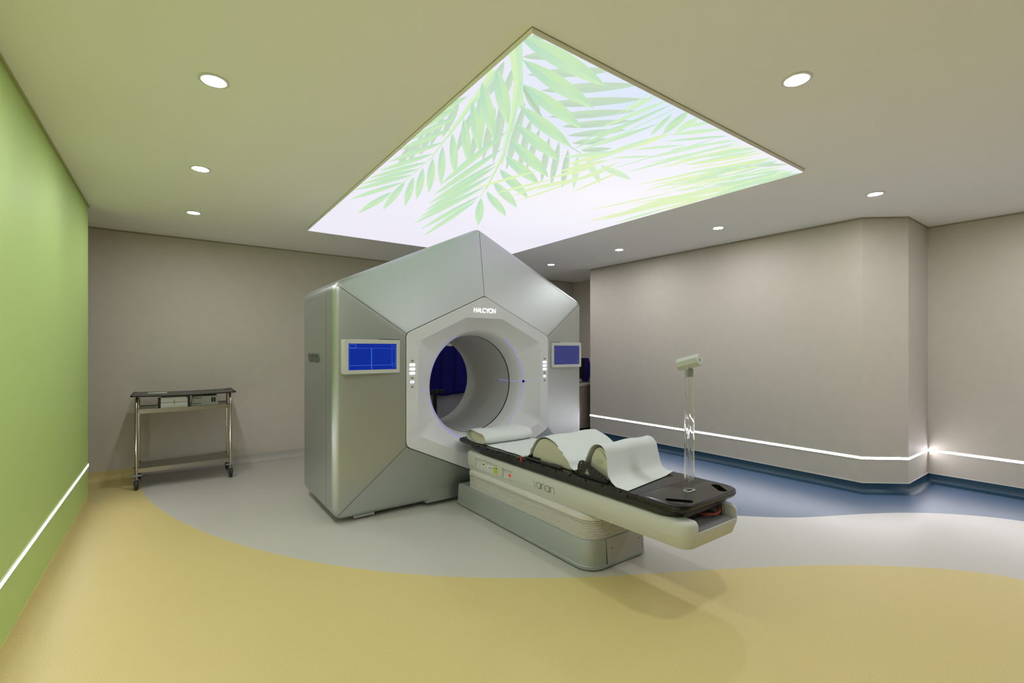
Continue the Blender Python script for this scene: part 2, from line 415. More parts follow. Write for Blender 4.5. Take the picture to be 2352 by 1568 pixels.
LEAVES = [[1.225,1.603,1.384,1.462,0.0566,"d"],[1.322,1.696,1.632,1.42,0.0722,"d"],[1.456,1.76,1.812,1.437,0.0866,"d"],[1.535,1.868,1.939,1.501,0.0851,"d"],[1.654,1.935,1.992,1.609,0.0845,"d"],[1.788,1.975,2.063,1.688,0.0816,"d"],[1.892,2.037,2.12,1.777,0.0809,"d"],[1.983,2.095,2.175,1.892,0.0792,"d"],[2.105,2.14,2.241,1.999,0.0678,"d"],[1.17,1.471,1.25,1.435,0.0353,"d"],[1.596,2.008,1.809,2.383,0.0386,"d"],[1.7,2.061,2.021,2.601,0.0442,"d"],[1.812,2.107,2.258,2.72,0.0452,"d"],[1.906,2.125,2.36,2.726,0.0463,"d"],[2.024,2.171,2.475,2.724,0.0473,"d"],[1.178,1.673,1.278,1.944,0.0402,"d"],[1.236,1.684,1.365,1.95,0.033,"d"],[1.457,1.883,1.908,2.691,0.0497,"d"],[1.595,2.013,2.028,2.709,0.0427,"d"],[1.306,1.841,1.761,2.633,0.0522,"d"],[1.367,2.022,1.677,2.633,0.0487,"d"],[1.18,2.235,1.3,2.651,0.0396,"d"],[1.185,2.082,1.303,2.496,0.041,"d"],[1.188,2.395,1.309,2.812,0.0412,"d"],[1.187,2.509,1.291,2.961,0.0435,"d"],[1.187,2.656,1.267,3.091,0.0459,"d"],[1.287,2.118,1.476,2.632,0.0446,"d"],[1.349,2.111,1.608,2.683,0.0451,"d"],[1.361,1.769,1.617,1.956,0.049,"d"],[1.191,1.787,1.29,2.078,0.046,"d"],[1.361,1.781,1.678,1.99,0.0221,"t"],[1.643,1.974,2.028,2.141,0.0153,"t"],[1.99,2.129,2.27,2.209,0.0082,"t"],[2.138,2.201,2.558,2.685,0.0491,"f"],[2.219,2.2,2.644,2.478,0.0515,"f"],[2.375,2.226,2.771,2.288,0.0758,"f"],[1.193,2.006,1.125,2.377,0.0438,"g"],[1.207,2.12,1.137,2.522,0.0439,"g"],[1.247,2.206,1.15,2.683,0.0454,"g"],[1.295,2.361,1.155,2.838,0.0498,"g"],[1.335,2.548,1.176,3.045,0.0528,"g"],[1.364,2.728,1.183,3.236,0.0554,"g"],[1.392,2.872,1.169,3.416,0.0575,"g"],[1.401,3.01,1.165,3.574,0.0614,"g"],[1.41,3.142,1.161,3.744,0.0648,"g"],[1.413,3.326,1.21,3.983,0.0645,"g"],[1.183,1.751,1.259,2.101,0.048,"s"],[1.232,2.012,1.328,2.478,0.0325,"s"],[1.304,2.378,1.386,2.815,0.0165,"s"],[1.38,2.76,1.41,3.29,0.0107,"s"],[1.413,3.268,1.421,3.567,0.0061,"s"],[1.242,1.971,1.569,2.509,0.0578,"g"],[1.289,2.215,1.625,2.733,0.056,"g"],[1.325,2.408,1.651,2.966,0.0536,"g"],[1.359,2.595,1.663,3.211,0.0524,"g"],[1.392,2.795,1.672,3.437,0.0553,"g"],[1.412,2.985,1.667,3.655,0.056,"g"],[1.431,3.188,1.657,3.882,0.057,"g"],[1.42,3.321,1.543,4.107,0.0611,"g"],[1.423,3.588,1.395,4.353,0.0747,"g"],[1.182,1.737,1.53,2.135,0.0718,"g"],[1.185,1.867,1.558,2.322,0.0681,"g"],[1.238,2.043,1.607,2.551,0.0617,"g"],[1.568,2.196,1.666,3.241,0.0565,"g"],[1.68,2.401,1.733,3.484,0.0598,"g"],[1.768,2.597,1.802,3.703,0.0635,"g"],[1.804,2.65,1.869,3.926,0.0617,"g"],[1.875,2.803,1.917,4.157,0.064,"g"],[1.961,3.026,1.961,4.377,0.0679,"g"],[2.045,3.246,2.111,4.543,0.0653,"g"],[2.086,3.359,2.261,4.787,0.0629,"g"],[1.12,1.521,1.475,1.943,0.0645,"s"],[1.318,1.754,1.591,2.191,0.0436,"s"],[1.48,2.016,1.814,2.611,0.0364,"s"],[1.726,2.45,1.998,3.082,0.0252,"s"],[1.927,2.932,2.081,3.315,0.0119,"s"],[1.11,1.492,1.685,1.545,0.1036,"g"],[1.235,1.616,1.793,1.726,0.1027,"g"],[1.353,1.764,1.904,1.924,0.1014,"g"],[1.453,1.927,2.021,2.141,0.0979,"g"],[1.557,2.1,2.111,2.346,0.0973,"g"],[1.654,2.277,2.237,2.611,0.1044,"g"],[1.759,2.484,2.271,2.768,0.1074,"g"],[1.855,2.689,2.401,3.071,0.0977,"g"],[1.949,2.908,2.488,3.34,0.0957,"g"],[2.035,3.133,2.559,3.608,0.0895,"g"],[2.087,3.301,2.526,4.056,0.0767,"g"],[1.907,1.445,1.934,1.701,0.0121,"f"],[1.947,1.451,1.953,1.66,0.0384,"f"],[2.035,1.441,1.975,1.861,0.0399,"f"],[2.086,1.446,2.042,2.173,0.0395,"g"],[2.139,1.452,2.131,1.811,0.0108,"g"],[2.089,1.631,1.981,2.089,0.0264,"g"],[2.158,1.728,2.096,2.153,0.0402,"f"],[2.202,1.62,2.141,2.008,0.0322,"g"],[2.169,1.516,2.286,1.747,0.0357,"g"],[2.212,1.445,2.334,1.695,0.0637,"g"],[2.315,1.452,2.381,1.637,0.0613,"f"],[2.426,1.442,2.335,1.591,0.0423,"f"],[2.558,1.444,2.364,1.674,0.0552,"f"],[2.668,1.468,2.41,1.75,0.035,"g"],[2.652,1.472,2.466,2.313,0.0159,"g"],[2.566,1.698,2.345,1.943,0.0407,"f"],[2.552,1.909,2.341,2.104,0.0371,"f"],[2.357,1.662,2.308,1.979,0.0626,"y"],[2.313,1.76,2.269,2.252,0.06,"f"],[2.319,1.897,2.18,2.382,0.0579,"y"],[2.299,2.005,2.075,2.288,0.0651,"f"],[2.355,2.125,2.221,2.492,0.068,"y"],[2.365,2.248,2.258,2.614,0.0594,"y"],[2.437,2.107,2.447,2.582,0.0394,"y"],[2.491,2.201,2.416,2.687,0.0421,"y"],[2.478,2.305,2.373,2.747,0.0408,"y"],[2.573,2.187,2.599,2.791,0.0331,"y"],[2.455,2.394,2.321,2.902,0.0459,"y"],[2.413,2.501,2.229,2.999,0.0483,"y"],[2.447,2.582,2.371,3.22,0.0341,"y"],[2.289,2.591,2.109,3.148,0.0465,"y"],[2.311,2.736,2.264,3.163,0.0288,"y"],[2.095,2.536,1.909,3.143,0.0449,"y"],[2.727,1.462,2.534,1.995,0.0323,"f"],[2.798,1.462,2.613,2.23,0.044,"f"],[2.834,1.467,2.601,2.031,0.0341,"f"],[2.876,1.463,2.741,2.042,0.045,"y"],[2.926,1.463,2.725,1.897,0.0457,"y"],[2.983,1.459,2.735,1.848,0.0458,"f"],[3.022,1.459,2.837,1.893,0.0552,"f"],[2.771,1.46,2.532,1.816,0.0382,"f"],[2.957,1.459,2.816,1.747,0.0704,"f"],[3.081,1.454,2.86,1.876,0.0486,"y"],[3.405,1.456,3.192,1.667,0.0503,"d"],[3.191,1.473,3.129,1.782,0.051,"g"],[3.278,1.473,3.225,1.76,0.0568,"g"],[3.492,1.989,3.309,3.356,0.0711,"y"],[3.495,2.169,3.38,3.212,0.0944,"y"],[3.381,2.19,3.357,2.966,0.0709,"y"],[3.258,2.249,3.054,3.057,0.037,"y"],[3.573,2.415,3.576,3.199,0.062,"f"],[3.489,1.822,3.402,2.725,0.1008,"y"],[3.584,1.498,3.495,2.169,0.1053,"g"],[3.642,1.467,3.568,1.905,0.0959,"g"],[3.59,1.643,3.605,2.286,0.0857,"g"],[3.473,1.668,3.469,2.222,0.037,"y"],[3.52,1.757,3.372,2.234,0.0476,"g"],[3.219,1.908,3.149,2.226,0.0266,"f"],[3.35,1.536,3.331,1.809,0.0224,"f"],[3.313,1.478,3.164,1.823,0.0412,"g"],[3.419,2.117,3.207,2.722,0.0332,"y"],[3.572,1.484,3.439,1.875,0.0263,"y"],[3.558,1.476,3.511,1.675,0.0272,"g"],[3.488,1.89,3.419,2.365,0.0319,"f"],[3.486,1.907,3.376,2.308,0.0365,"y"],[3.103,1.793,3.047,2.404,0.0378,"y"],[3.432,2.114,3.367,2.531,0.0363,"y"],[3.436,1.592,3.242,2.07,0.0445,"g"],[3.529,1.479,3.473,1.789,0.0232,"f"],[3.528,1.606,3.332,2.055,0.0272,"g"],[3.251,1.635,3.169,1.869,0.032,"y"],[3.176,1.735,3.066,1.973,0.0363,"g"],[3.272,1.79,3.087,2.211,0.0342,"f"],[3.158,1.66,3.104,2.086,0.0329,"f"],[3.594,2.103,3.574,2.692,0.0488,"y"],[3.404,2.003,3.309,2.664,0.0258,"y"],[3.121,1.621,2.958,2.064,0.0391,"f"],[3.186,1.531,3.158,1.919,0.0332,"y"],[3.206,1.635,3.078,1.935,0.038,"f"],[3.165,1.579,3.104,2.121,0.02,"g"],[3.457,1.92,3.314,2.48,0.0428,"y"],[3.491,1.648,3.455,1.999,0.0421,"f"],[3.599,2.005,3.616,2.635,0.0415,"y"],[3.102,1.516,2.97,1.844,0.0232,"y"],[3.278,1.808,3.145,2.252,0.0371,"y"],[3.539,1.619,3.528,1.975,0.0321,"y"],[3.199,1.711,3.183,1.992,0.037,"g"],[3.545,1.488,3.505,1.935,0.031,"y"],[3.582,1.725,3.589,2.182,0.0378,"f"],[3.472,1.563,3.295,1.955,0.0356,"g"],[3.192,1.532,3.028,1.925,0.0192,"y"],[3.171,1.622,3.085,1.816,0.0402,"f"],[3.345,1.703,3.245,2.042,0.0359,"y"],[3.209,1.562,2.994,1.985,0.0402,"f"],[3.585,1.559,3.515,2.005,0.0361,"g"],[3.16,1.735,3.128,2.159,0.04,"y"],[3.427,1.515,3.356,1.993,0.0314,"f"],[3.174,1.848,3.035,2.205,0.0352,"y"],[3.541,1.904,3.461,2.118,0.0499,"y"],[3.239,1.611,3.13,2.107,0.0292,"f"],[3.138,1.776,2.969,2.31,0.0338,"y"],[3.599,2.009,3.51,2.455,0.0531,"y"],[3.564,1.951,3.455,2.213,0.0426,"y"],[3.198,1.655,3.138,2.156,0.0296,"g"],[3.204,1.579,3.054,1.884,0.0246,"f"],[3.603,2.1,3.558,2.496,0.04,"y"],[3.591,1.556,3.391,2.009,0.0299,"g"],[3.243,1.617,3.174,1.911,0.027,"f"],[3.522,1.65,3.419,1.876,0.0336,"y"],[3.603,1.526,3.452,1.867,0.0372,"f"],[3.596,1.679,3.59,2.175,0.0343,"f"],[3.475,1.627,3.363,2.146,0.0292,"g"],[3.423,2.122,3.355,2.647,0.0492,"y"],[3.232,1.893,3.13,2.319,0.0343,"y"],[3.33,1.736,3.3,1.978,0.0397,"f"],[3.492,1.561,3.471,1.781,0.0447,"g"],[3.183,1.479,3.017,1.889,0.0359,"y"],[3.526,2.091,3.461,2.834,0.0286,"y"],[3.3,1.593,3.254,1.849,0.032,"g"],[3.483,1.646,3.432,1.956,0.04,"g"],[3.416,1.471,3.319,1.783,0.0314,"y"],[3.386,1.819,3.187,2.33,0.0261,"y"],[3.351,1.603,3.247,2.12,0.0254,"y"],[3.057,1.849,2.88,2.329,0.0385,"y"],[3.477,1.507,3.36,1.801,0.0366,"g"],[3.351,2.009,3.254,2.257,0.0352,"f"],[3.277,1.734,3.065,2.229,0.0212,"f"],[3.201,1.472,3.183,1.722,0.0339,"y"],[3.234,1.472,3.112,1.937,0.0214,"g"],[3.274,1.571,3.191,1.829,0.0354,"y"],[3.393,1.514,3.273,1.926,0.0394,"f"],[3.519,1.829,3.457,2.265,0.0284,"y"],[2.995,1.727,2.91,1.922,0.0186,"y"],[3.505,1.503,3.321,1.896,0.0281,"f"],[3.612,1.518,3.553,1.824,0.0255,"g"]]
PAL = {'d': ((.50, .64, .51), (.56, .72, .53), (.55, .72, .56)), 'g': ((.44, .70, .55), (.58, .81, .48), (.63, .85, .50)),
       'f': ((.55, .80, .56), (.64, .86, .55), (.67, .87, .52)), 'y': ((.66, .84, .46), (.74, .89, .48), (.77, .89, .46)),
       's': ((.55, .80, .55), (.68, .88, .50), (.66, .86, .45)), 't': ((.42, .58, .42), (.45, .62, .44), (.5, .66, .5))}
SKY = (.84, .82, .92)
pb = new(); cl = pb.loops.layers.float_color.new('print')
def clip(poly):
    for ax, lim, sgn in ((0, PX0, 1), (0, PX1, -1), (1, PY0, 1), (1, PY1, -1)):
        out = []
        for i in range(len(poly)):
            a, b = poly[i-1], poly[i]
            da, db = (a[0][ax]-lim)*sgn, (b[0][ax]-lim)*sgn
            if (da >= 0) != (db >= 0):
                t = da/(da-db)
                out.append((a[0].lerp(b[0], t), a[1].lerp(b[1], t)))
            if db >= 0: out.append(b)
        poly = out
        if len(poly) < 3: return []
    return poly
def putface(poly, z):
    poly = clip(poly)
    if len(poly) < 3: return
    try: f = pb.faces.new([pb.verts.new((p.x, p.y, z)) for p, c in poly])
    except ValueError: return
    for l, (p, c) in zip(f.loops, poly): l[cl] = (*c, 1)
def skycol(p):
    u = (p.x-PX0)/(PX1-PX0); v = (p.y-PY0)/(PY1-PY0)
    blue = max(0, 1-abs(u-.32)/.42)*max(0, 1-abs(v-.02)/.28)
    warm = max(0, 1-math.hypot((u-.72)/.55, (v-.32)/.4))
    c = Vector(SKY)*(1-blue)+Vector((.68, .79, .95))*blue
    return c*(1-warm)+Vector((.94, .92, .965))*warm
NX, NY = 20, 30
for i in range(NX):
    for j in range(NY):
        q = [Vector((PX0+(PX1-PX0)*(i+a)/NX, PY0+(PY1-PY0)*(j+b)/NY)) for a, b in ((0, 0), (0, 1), (1, 1), (1, 0))]
        putface([(p, skycol(p)) for p in q], ZP)
for k, (x0, y0, x1, y1, wd, kd) in enumerate(LEAVES):
    z = ZP-.0004-k*1.2e-5
    a, b = Vector((x0, y0)), Vector((x1, y1)); d = b-a; n = Vector((-d.y, d.x)).normalized()
    c0, c1, c2 = [Vector(c) for c in PAL[kd]]
    warm = max(0, 1-math.hypot(((x0+x1)/2-2.95)/1.5, ((y0+y1)/2-2.6)/1.2))
    ease = .18*warm if kd in 'fgy' and x0 > 1.9 else 0.
    S = 10
    stem = kd in 'st'
    for side in (1, -1):
        for j in range(S):
            t0, t1 = j/S, (j+1)/S
            def wv(t): return (1-.55*t if stem else (max(0, math.sin(PI*min(1, max(0, t))**.92))**.85 if 0 < t < 1 else 0))*wd/2
            def col(t):
                c = (c0.lerp(c2, t) if side > 0 else c1.lerp(c0, abs(t-.4))) if kd != 's' else c0.lerp(c1, .5+.5*side*(1-t))
                return c.lerp(Vector(SKY), ease)
            P = [(a+d*t0, col(t0)), (a+d*t1, col(t1)), (a+d*t1+n*side*wv(t1), col(t1)), (a+d*t0+n*side*wv(t0), col(t0))]
            putface(P, z)
pm = bpy.data.materials.new('backlit_palm_print'); pm.use_nodes = True
nt = pm.node_tree; bs = nt.nodes['Principled BSDF']
at = nt.nodes.new('ShaderNodeVertexColor'); at.layer_name = 'print'
nt.links.new(at.outputs['Color'], bs.inputs['Emission Color']); bs.inputs['Emission Strength'].default_value = PANEL_STR
bs.inputs['Base Color'].default_value = (.03, .03, .03, 1); bs.inputs['Roughness'].default_value = .6
obj('printed_diffuser', pb, pm, cp, smooth=0, recalc=False)
# ------------------------------------------------------------------ the radiotherapy machine
X0, ZC = 2.385, 1.06
YF, YO, YS, YE = 3.704, 3.80, 4.008, 4.84
W = 1.36
mc = thing('radiotherapy_machine', 'huge pearl grey radiotherapy machine with a round bore, in the middle of the room', 'medical machine', (X0, 4.3, 0))
outer = [(X0, 2.565), (X0+W, 1.93), (X0+W, .035), (X0-W, .035), (X0-W, 1.93)]
orp = rpoly(outer, [.09, .11, .09, .09, .11], 8)
hexp = [(X0, 1.90), (X0+.785, 1.535), (X0+.785, .575), (X0, .215), (X0-.785, .575), (X0-.785, 1.535)]
hrp = rpoly(hexp, [.05, .05, .05, .05, .05, .05], 8)
def half(rp, i, second): return rp[i][4:] if second else rp[i][:5]
def line(a, b, n): return [((a[0].lerp(b[0], t/(n+1))), a[1].lerp(b[1], t/(n+1)).normalized()) for t in range(1, n+1)]
def seg(rp, i, j, n=12):
    a, b = half(rp, i, True), half(rp, j, False)
    return a+line(a[-1], b[0], n)+b
def shrink(sg, e=.002):
    s = [(p.copy(), n) for p, n in sg]
    for i, j in ((0, 1), (-1, -2)):
        d = s[j][0]-s[i][0]; s[i] = (s[i][0]+d.normalized()*min(e, d.length*.6), s[i][1])
    return s
bottom_h = half(hrp, 2, True)+line(hrp[2][-1], hrp[3][0], 8)+hrp[3]+line(hrp[3][-1], hrp[4][0], 8)+half(hrp, 4, False)
bottom_o = seg(orp, 2, 3, len(bottom_h)-10)
panels = [('top_panel', seg(hrp, 0, 1), seg(orp, 0, 1)), ('front_panel', seg(hrp, 1, 2), seg(orp, 1, 2)), ('bottom_panel', bottom_h, bottom_o),
          ('front_panel', seg(hrp, 4, 5), seg(orp, 3, 4)), ('top_panel', seg(hrp, 5, 0), seg(orp, 4, 0))]
FR = .055
front_objs = []
for nm, h, o_ in panels:
    h, o_ = shrink(h), shrink(o_)
    rows = [[(p.x+n.x*.006, YF+.010, p.y+n.y*.006) for p, n in h]]
    for q in range(1, 5):                       # flat run out to the edge
        t = q/5
        rows.append([((hp.x+hn.x*.008)*(1-t)+(op.x-on.x*FR)*t, (YF+.010)*(1-t)+YO*t, (hp.y+hn.y*.008)*(1-t)+(op.y-on.y*FR)*t) for (hp, hn), (op, on) in zip(h, o_)])
    for q in range(0, 9):
        a = math.radians(8+82*q/8)
        rows.append([(op.x-on.x*FR*(1-math.sin(a)), YO+FR*(1-math.cos(a)), op.y-on.y*FR*(1-math.sin(a))) for op, on in o_])
    rows.append([(op.x, YS, op.y) for op, on in o_])
    bm = loft(new(), rows, False)
    front_objs.append(obj(nm, bm, M['silver'], mc, smooth=22))
sides = [('roof_panel', 0, 1), ('side_panel', 1, 2), ('underside', 2, 3), ('side_panel', 3, 4), ('roof_panel', 4, 0)]
side_objs = []
for nm, i, j in sides:
    s = shrink(seg(orp, i, j))
    rows = [[(p.x, YS+.006, p.y) for p, n in s], [(p.x, YE-.05, p.y) for p, n in s]]
    for q in range(1, 7):
        a = PI/2*q/6
        rows.append([(p.x-n.x*.05*(1-math.cos(a)), YE-.05+.05*math.sin(a), p.y-n.y*.05*(1-math.cos(a))) for p, n in s])
    side_objs.append(obj(nm, loft(new(), rows, False), M['silver'], mc, smooth=22))
# dark inner shell that shows in the seams
ho = [pt for i in range(6) for pt in hrp[i]]
full_o = [pt for arc in orp for pt in arc]
def by_angle(loop, n=160, extra=()):
    """resample a closed loop of 2-D points by polar angle about the bore centre"""
    c = Vector((X0, ZC)); pts = [Vector(p)-c for p in loop]; res = []
    for k in range(n):
        th = 2*PI*k/n; d = Vector((math.cos(th), math.sin(th)))
        best = 0
        for a, b in zip(pts, pts[1:]+pts[:1]):
            e = b-a; den = d.x*e.y-d.y*e.x
            if abs(den) < 1e-9: continue
            t = (a.x*e.y-a.y*e.x)/den; u = (a.x*d.y-a.y*d.x)/den
            if t > 0 and -1e-6 <= u <= 1+1e-6: best = max(best, t)
        res.append(c+d*best)
    return res
NB = 192
hx = by_angle([tuple(p) for p, n in ho], NB)
def ox(ins): return by_angle([tuple(p-n*ins) for p, n in full_o], NB)
o70, o8 = ox(.075), ox(.009)
def lp(ps, y): return [(p.x, y, p.y) for p in ps]
def circ(r, y): return [(X0+r*math.cos(2*PI*k/NB), y, ZC+r*math.sin(2*PI*k/NB)) for k in range(NB)]
bm = loft(new(), [lp([p.lerp(Vector((X0, ZC)), .03) for p in hx], YF+.03), lp(hx, YF+.026), lp(o70, YO+.02), lp(o8, YO+.085), lp(o8, YE-.06), lp(ox(.05), YE-.01), circ(.49, YE-.01)], True)
obj('inner_shell', bm, M['core'], mc, smooth=0)
obj('rear_panel', loft(new(), [lp(ox(.052), YE-.001), circ(.475, YE-.001)], True), M['silver'], mc, smooth=0)
# white hexagonal bezel with its dish
op = [(-.203, 1.693), (.203, 1.693), (.68, 1.468), (.68, .66), (.203, .435), (-.203, .435), (-.68, .66), (-.68, 1.468)]
opl = [(X0+x, z) for x, z in op]
inner = by_angle(opl, NB)
cen = Vector((X0, ZC))
# keep facet corners sharp: snap nearest samples to the true corners
for q in opl:
    q = Vector(q); i = min(range(NB), key=lambda k: (inner[k]-q).length); inner[i] = q
def lerp_loop(t, r, y):
    L = []
    for k in range(NB):
        e = Vector((X0+r*math.cos(2*PI*k/NB), ZC+r*math.sin(2*PI*k/NB)))
        p = inner[k].lerp(e, t); L.append((p.x, y, p.y))
    return L
hin = [p.lerp(cen, .005) for p in hx]
bm = new()
loft(bm, [lp(hx, YF+.03), lp(hx, YF+.004), lp(hin, YF), lp(inner, YF)], True)
YD = YF+.105
loft(bm, [lp(inner, YF), lerp_loop(.35, .545, YF+.038), lerp_loop(.7, .545, YF+.072), lerp_loop(.93, .545, YF+.092), circ(.530, YD), circ(.512, YD+.022), circ(.497, YD+.055), circ(.486, YD+.10), circ(.478, YD+.145), circ(.476, 3.968)], True)
bmesh.ops.remove_doubles(bm, verts=bm.verts[:], dist=1e-5)
bz = obj('bezel', bm, M['bezel'], mc, smooth=28)
obj('bore_seam', loft(new(), [circ(.4765, 3.966), circ(.4735, 3.968), circ(.4735, 3.981), circ(.4765, 3.983)], True), M['core'], mc)
obj('bore_tube', loft(new(), [circ(.474, 3.980), circ(.474, 4.4), circ(.474, YE-.006), circ(.482, YE+.002)], True), M['bore'], mc)
# projected laser light drawn as thin glowing tubes on the bore mouth
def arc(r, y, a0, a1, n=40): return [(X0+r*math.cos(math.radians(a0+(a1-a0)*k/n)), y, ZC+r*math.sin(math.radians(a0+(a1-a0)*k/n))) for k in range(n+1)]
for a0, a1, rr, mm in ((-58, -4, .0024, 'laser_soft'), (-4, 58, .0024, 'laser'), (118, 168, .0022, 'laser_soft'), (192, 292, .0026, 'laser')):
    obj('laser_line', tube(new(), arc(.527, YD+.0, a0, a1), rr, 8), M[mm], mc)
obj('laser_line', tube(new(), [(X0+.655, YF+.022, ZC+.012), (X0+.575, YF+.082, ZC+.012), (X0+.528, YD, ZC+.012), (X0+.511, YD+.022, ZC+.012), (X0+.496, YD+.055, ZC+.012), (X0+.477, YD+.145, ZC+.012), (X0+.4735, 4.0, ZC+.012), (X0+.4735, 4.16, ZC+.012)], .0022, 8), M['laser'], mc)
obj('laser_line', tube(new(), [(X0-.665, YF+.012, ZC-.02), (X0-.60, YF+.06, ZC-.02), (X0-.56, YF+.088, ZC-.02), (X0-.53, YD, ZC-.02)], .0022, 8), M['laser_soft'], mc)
pt = new(); bmesh.ops.create_uvsphere(pt, u_segments=16, v_segments=10, radius=.013, matrix=Matrix.Translation((X0+.533, YD-.006, ZC+.012)))
obj('laser_port', pt, M['navy'], mc)
pt = new(); bmesh.ops.create_uvsphere(pt, u_segments=16, v_segments=10, radius=.012, matrix=Matrix.Translation((X0, YF+.075, ZC+.575)))
obj('ceiling_camera_port', pt, M['bezel'], mc)
# lit product lettering on the bezel
for bm in stroke_word('HALCYON', .040, .0052, .003, Matrix.Translation((X0, YF-.0005, 1.766)) @ FRONT):
    obj('lit_letter', bm, M['letters'], mc, smooth=0)
# raised lettering on the left flank
for bm in stroke_word('varian', .072, .012, .006, Matrix.Translation((X0-W-.001, 4.42, 1.324)) @ LEFT):
    obj('raised_letter', bm, M['letter_metal'], mc, smooth=0)
# control buttons down both sides of the bezel
def pill(x0, x1, z0, z1, y, rad, side):
    r = [.0005]*4
    if side == 'l': r = [rad, .0005, .0005, rad]
    if side == 'r': r = [.0005, rad, rad, .0005]
    if side == 'b': r = [rad]*4
    pl = flat(rpoly([(x0, z0), (x1, z0), (x1, z1), (x0, z1)], r, 5))
    return prism(new(), pl, 'y', y, y-.003)
for sx in (-1, 1):
    cx = X0+sx*.735 - (.0 if sx < 0 else .0)
    for r_ in range(3):
        z = 1.268-r_*.036
        for s, a in (('l', -.026), ('r', .002)):
            b = obj('button', pill(cx+a, cx+a+.024, z-.011, z+.011, YF+.0005, .010, s), M['button'], mc, smooth=0)
            obj('symbol', box(new(), cx+a+.008, cx+a+.016, YF-.0034, YF-.002, z-.0015, z+.0015), M['grey_ink'], b, smooth=0)
    for z, mm, hw in ((1.302, 'button_off', .014), (1.156, 'button_off', .013), (1.122, 'button_violet', .017), (1.080, 'button_off', .014)):
        b = obj('button', pill(cx-hw-.001, cx+hw-.001, z-.010, z+.010, YF+.0005, .005, 'b'), M[mm], mc, smooth=0)
        obj('symbol', box(new(), cx-.007, cx+.005, YF-.0034, YF-.002, z-.002, z+.003), M['ink'], b, smooth=0)
# the two monitors
def monitor(x0, x1, z0, z1, bw, smat, umat, kind):
    y = YF+.006
    f = new(); bx = (x0, x1, z0, z1)
    pl_o = flat(rpoly([(x0, z0), (x1, z0), (x1, z1), (x0, z1)], .008, 4)); 
    ix0, ix1, iz0, iz1 = x0+bw, x1-bw, z0+bw, z1-bw
    pl_i = flat(rpoly([(ix0, iz0), (ix1, iz0), (ix1, iz1), (ix0, iz1)], .001, 4))
    loft(f, [[(p[0], y+.10, p[1]) for p in pl_o], [(p[0], y+.004, p[1]) for p in pl_o], [(p[0]+(.004 if p[0] < (x0+x1)/2 else -.004), y, p[1]+(.004 if p[1] < (z0+z1)/2 else -.004)) for p in pl_o], [(p[0], y, p[1]) for p in pl_i], [(p[0], y+.004, p[1]) for p in pl_i]], True, True, False)
    fo = obj('monitor', f, M['couch'], mc, smooth=30)
    s = obj('screen', box(new(), ix0-.001, ix1+.001, y+.003, y+.006, iz0-.001, iz1+.001), smat, fo, smooth=0)
    g = new(); w_, h_ = ix1-ix0, iz1-iz0
    def ln(u0, u1, v0, v1):
        b = g if kind == 'l' else new()
        box(b, ix0+u0*w_, ix0+u1*w_, y+.0018, y+.0032, iz0+v0*h_, iz0+v1*h_)
        if kind != 'l': obj('screen_line', b, umat, s, smooth=0)
    def frame(u0, u1, v0, v1, t):
        ln(u0, u1, v0, v0+t*1.6); ln(u0, u1, v1-t*1.6, v1); ln(u0, u0+t, v0, v1); ln(u1-t, u1, v0, v1)
    if kind == 'l':
        frame(.015, .155, .83, .975, .008); ln(.02, .98, .815, .825); ln(.46, .475, .02, .82); ln(.02, .90, .165, .18); ln(.90, .905, .18, .82); ln(.975, .98, .1, .82); ln(.02, .024, .02, .82)
        for u0, u1 in ((.875, .893), (.915, .94), (.95, .975)): ln(u0, u1, .895, .915)
        for v in (.09, .155, .22): ln(.912, .934, v, v+.022); ln(.962, .975, v, v+.018)
        prism(g, [(ix0+.44*w_, iz0+.82*h_), (ix0+.475*w_, iz0+.82*h_), (ix0+.47*w_, iz0+.77*h_)], 'y', y+.0018, y+.0032)
    else:
        ln(.02, .25, .80, .806); ln(.2, .95, .84, .845); ln(.42, .45, .80, .82)
        for v in (.1, .16): ln(.92, .965, v, v+.03)
        ln(.93, .97, .93, .94); ln(.02, .04, .06, .07)
    if kind == 'l': obj('screen_graphics', g, umat, s, smooth=0)
    if kind == 'l': obj('recess', box(new(), x1-.17, x1+.006, y+.012, y+.05, z0+.004, z1+.005), M['core'], fo, smooth=0)
    else: obj('recess', box(new(), x0-.006, x0+.12, y+.012, y+.05, z0+.004, z1+.005), M['core'], fo, smooth=0)
monitor(1.084, 1.543, 1.203, 1.478, .032, M['screen_l'], M['ui'], 'l')
monitor(3.224, 3.657, 1.206, 1.472, .032, M['screen_r'], M['ui_dim'], 'r')
# low cover where the couch meets the front, feet
obj('front_skirt', prism(new(), [(X0-.575, .040), (X0-.485, .19), (X0+.485, .19), (X0+.575, .040)], 'y', 3.772, 3.84), M['silver'], mc, smooth=0)
for fx, fy in ((X0-1.22, 3.98), (X0+1.22, 3.98), (X0-1.22, 4.66), (X0+1.22, 4.66)):
    obj('foot', cyl(new(), (fx, fy), 'z', .035, 0, .045, 20), M['black'], mc)
obj('foot', box(new(), X0-1.19, X0-1.02, YO+.03, YO+.13, .02, .04), M['plinth'], mc, smooth=0)

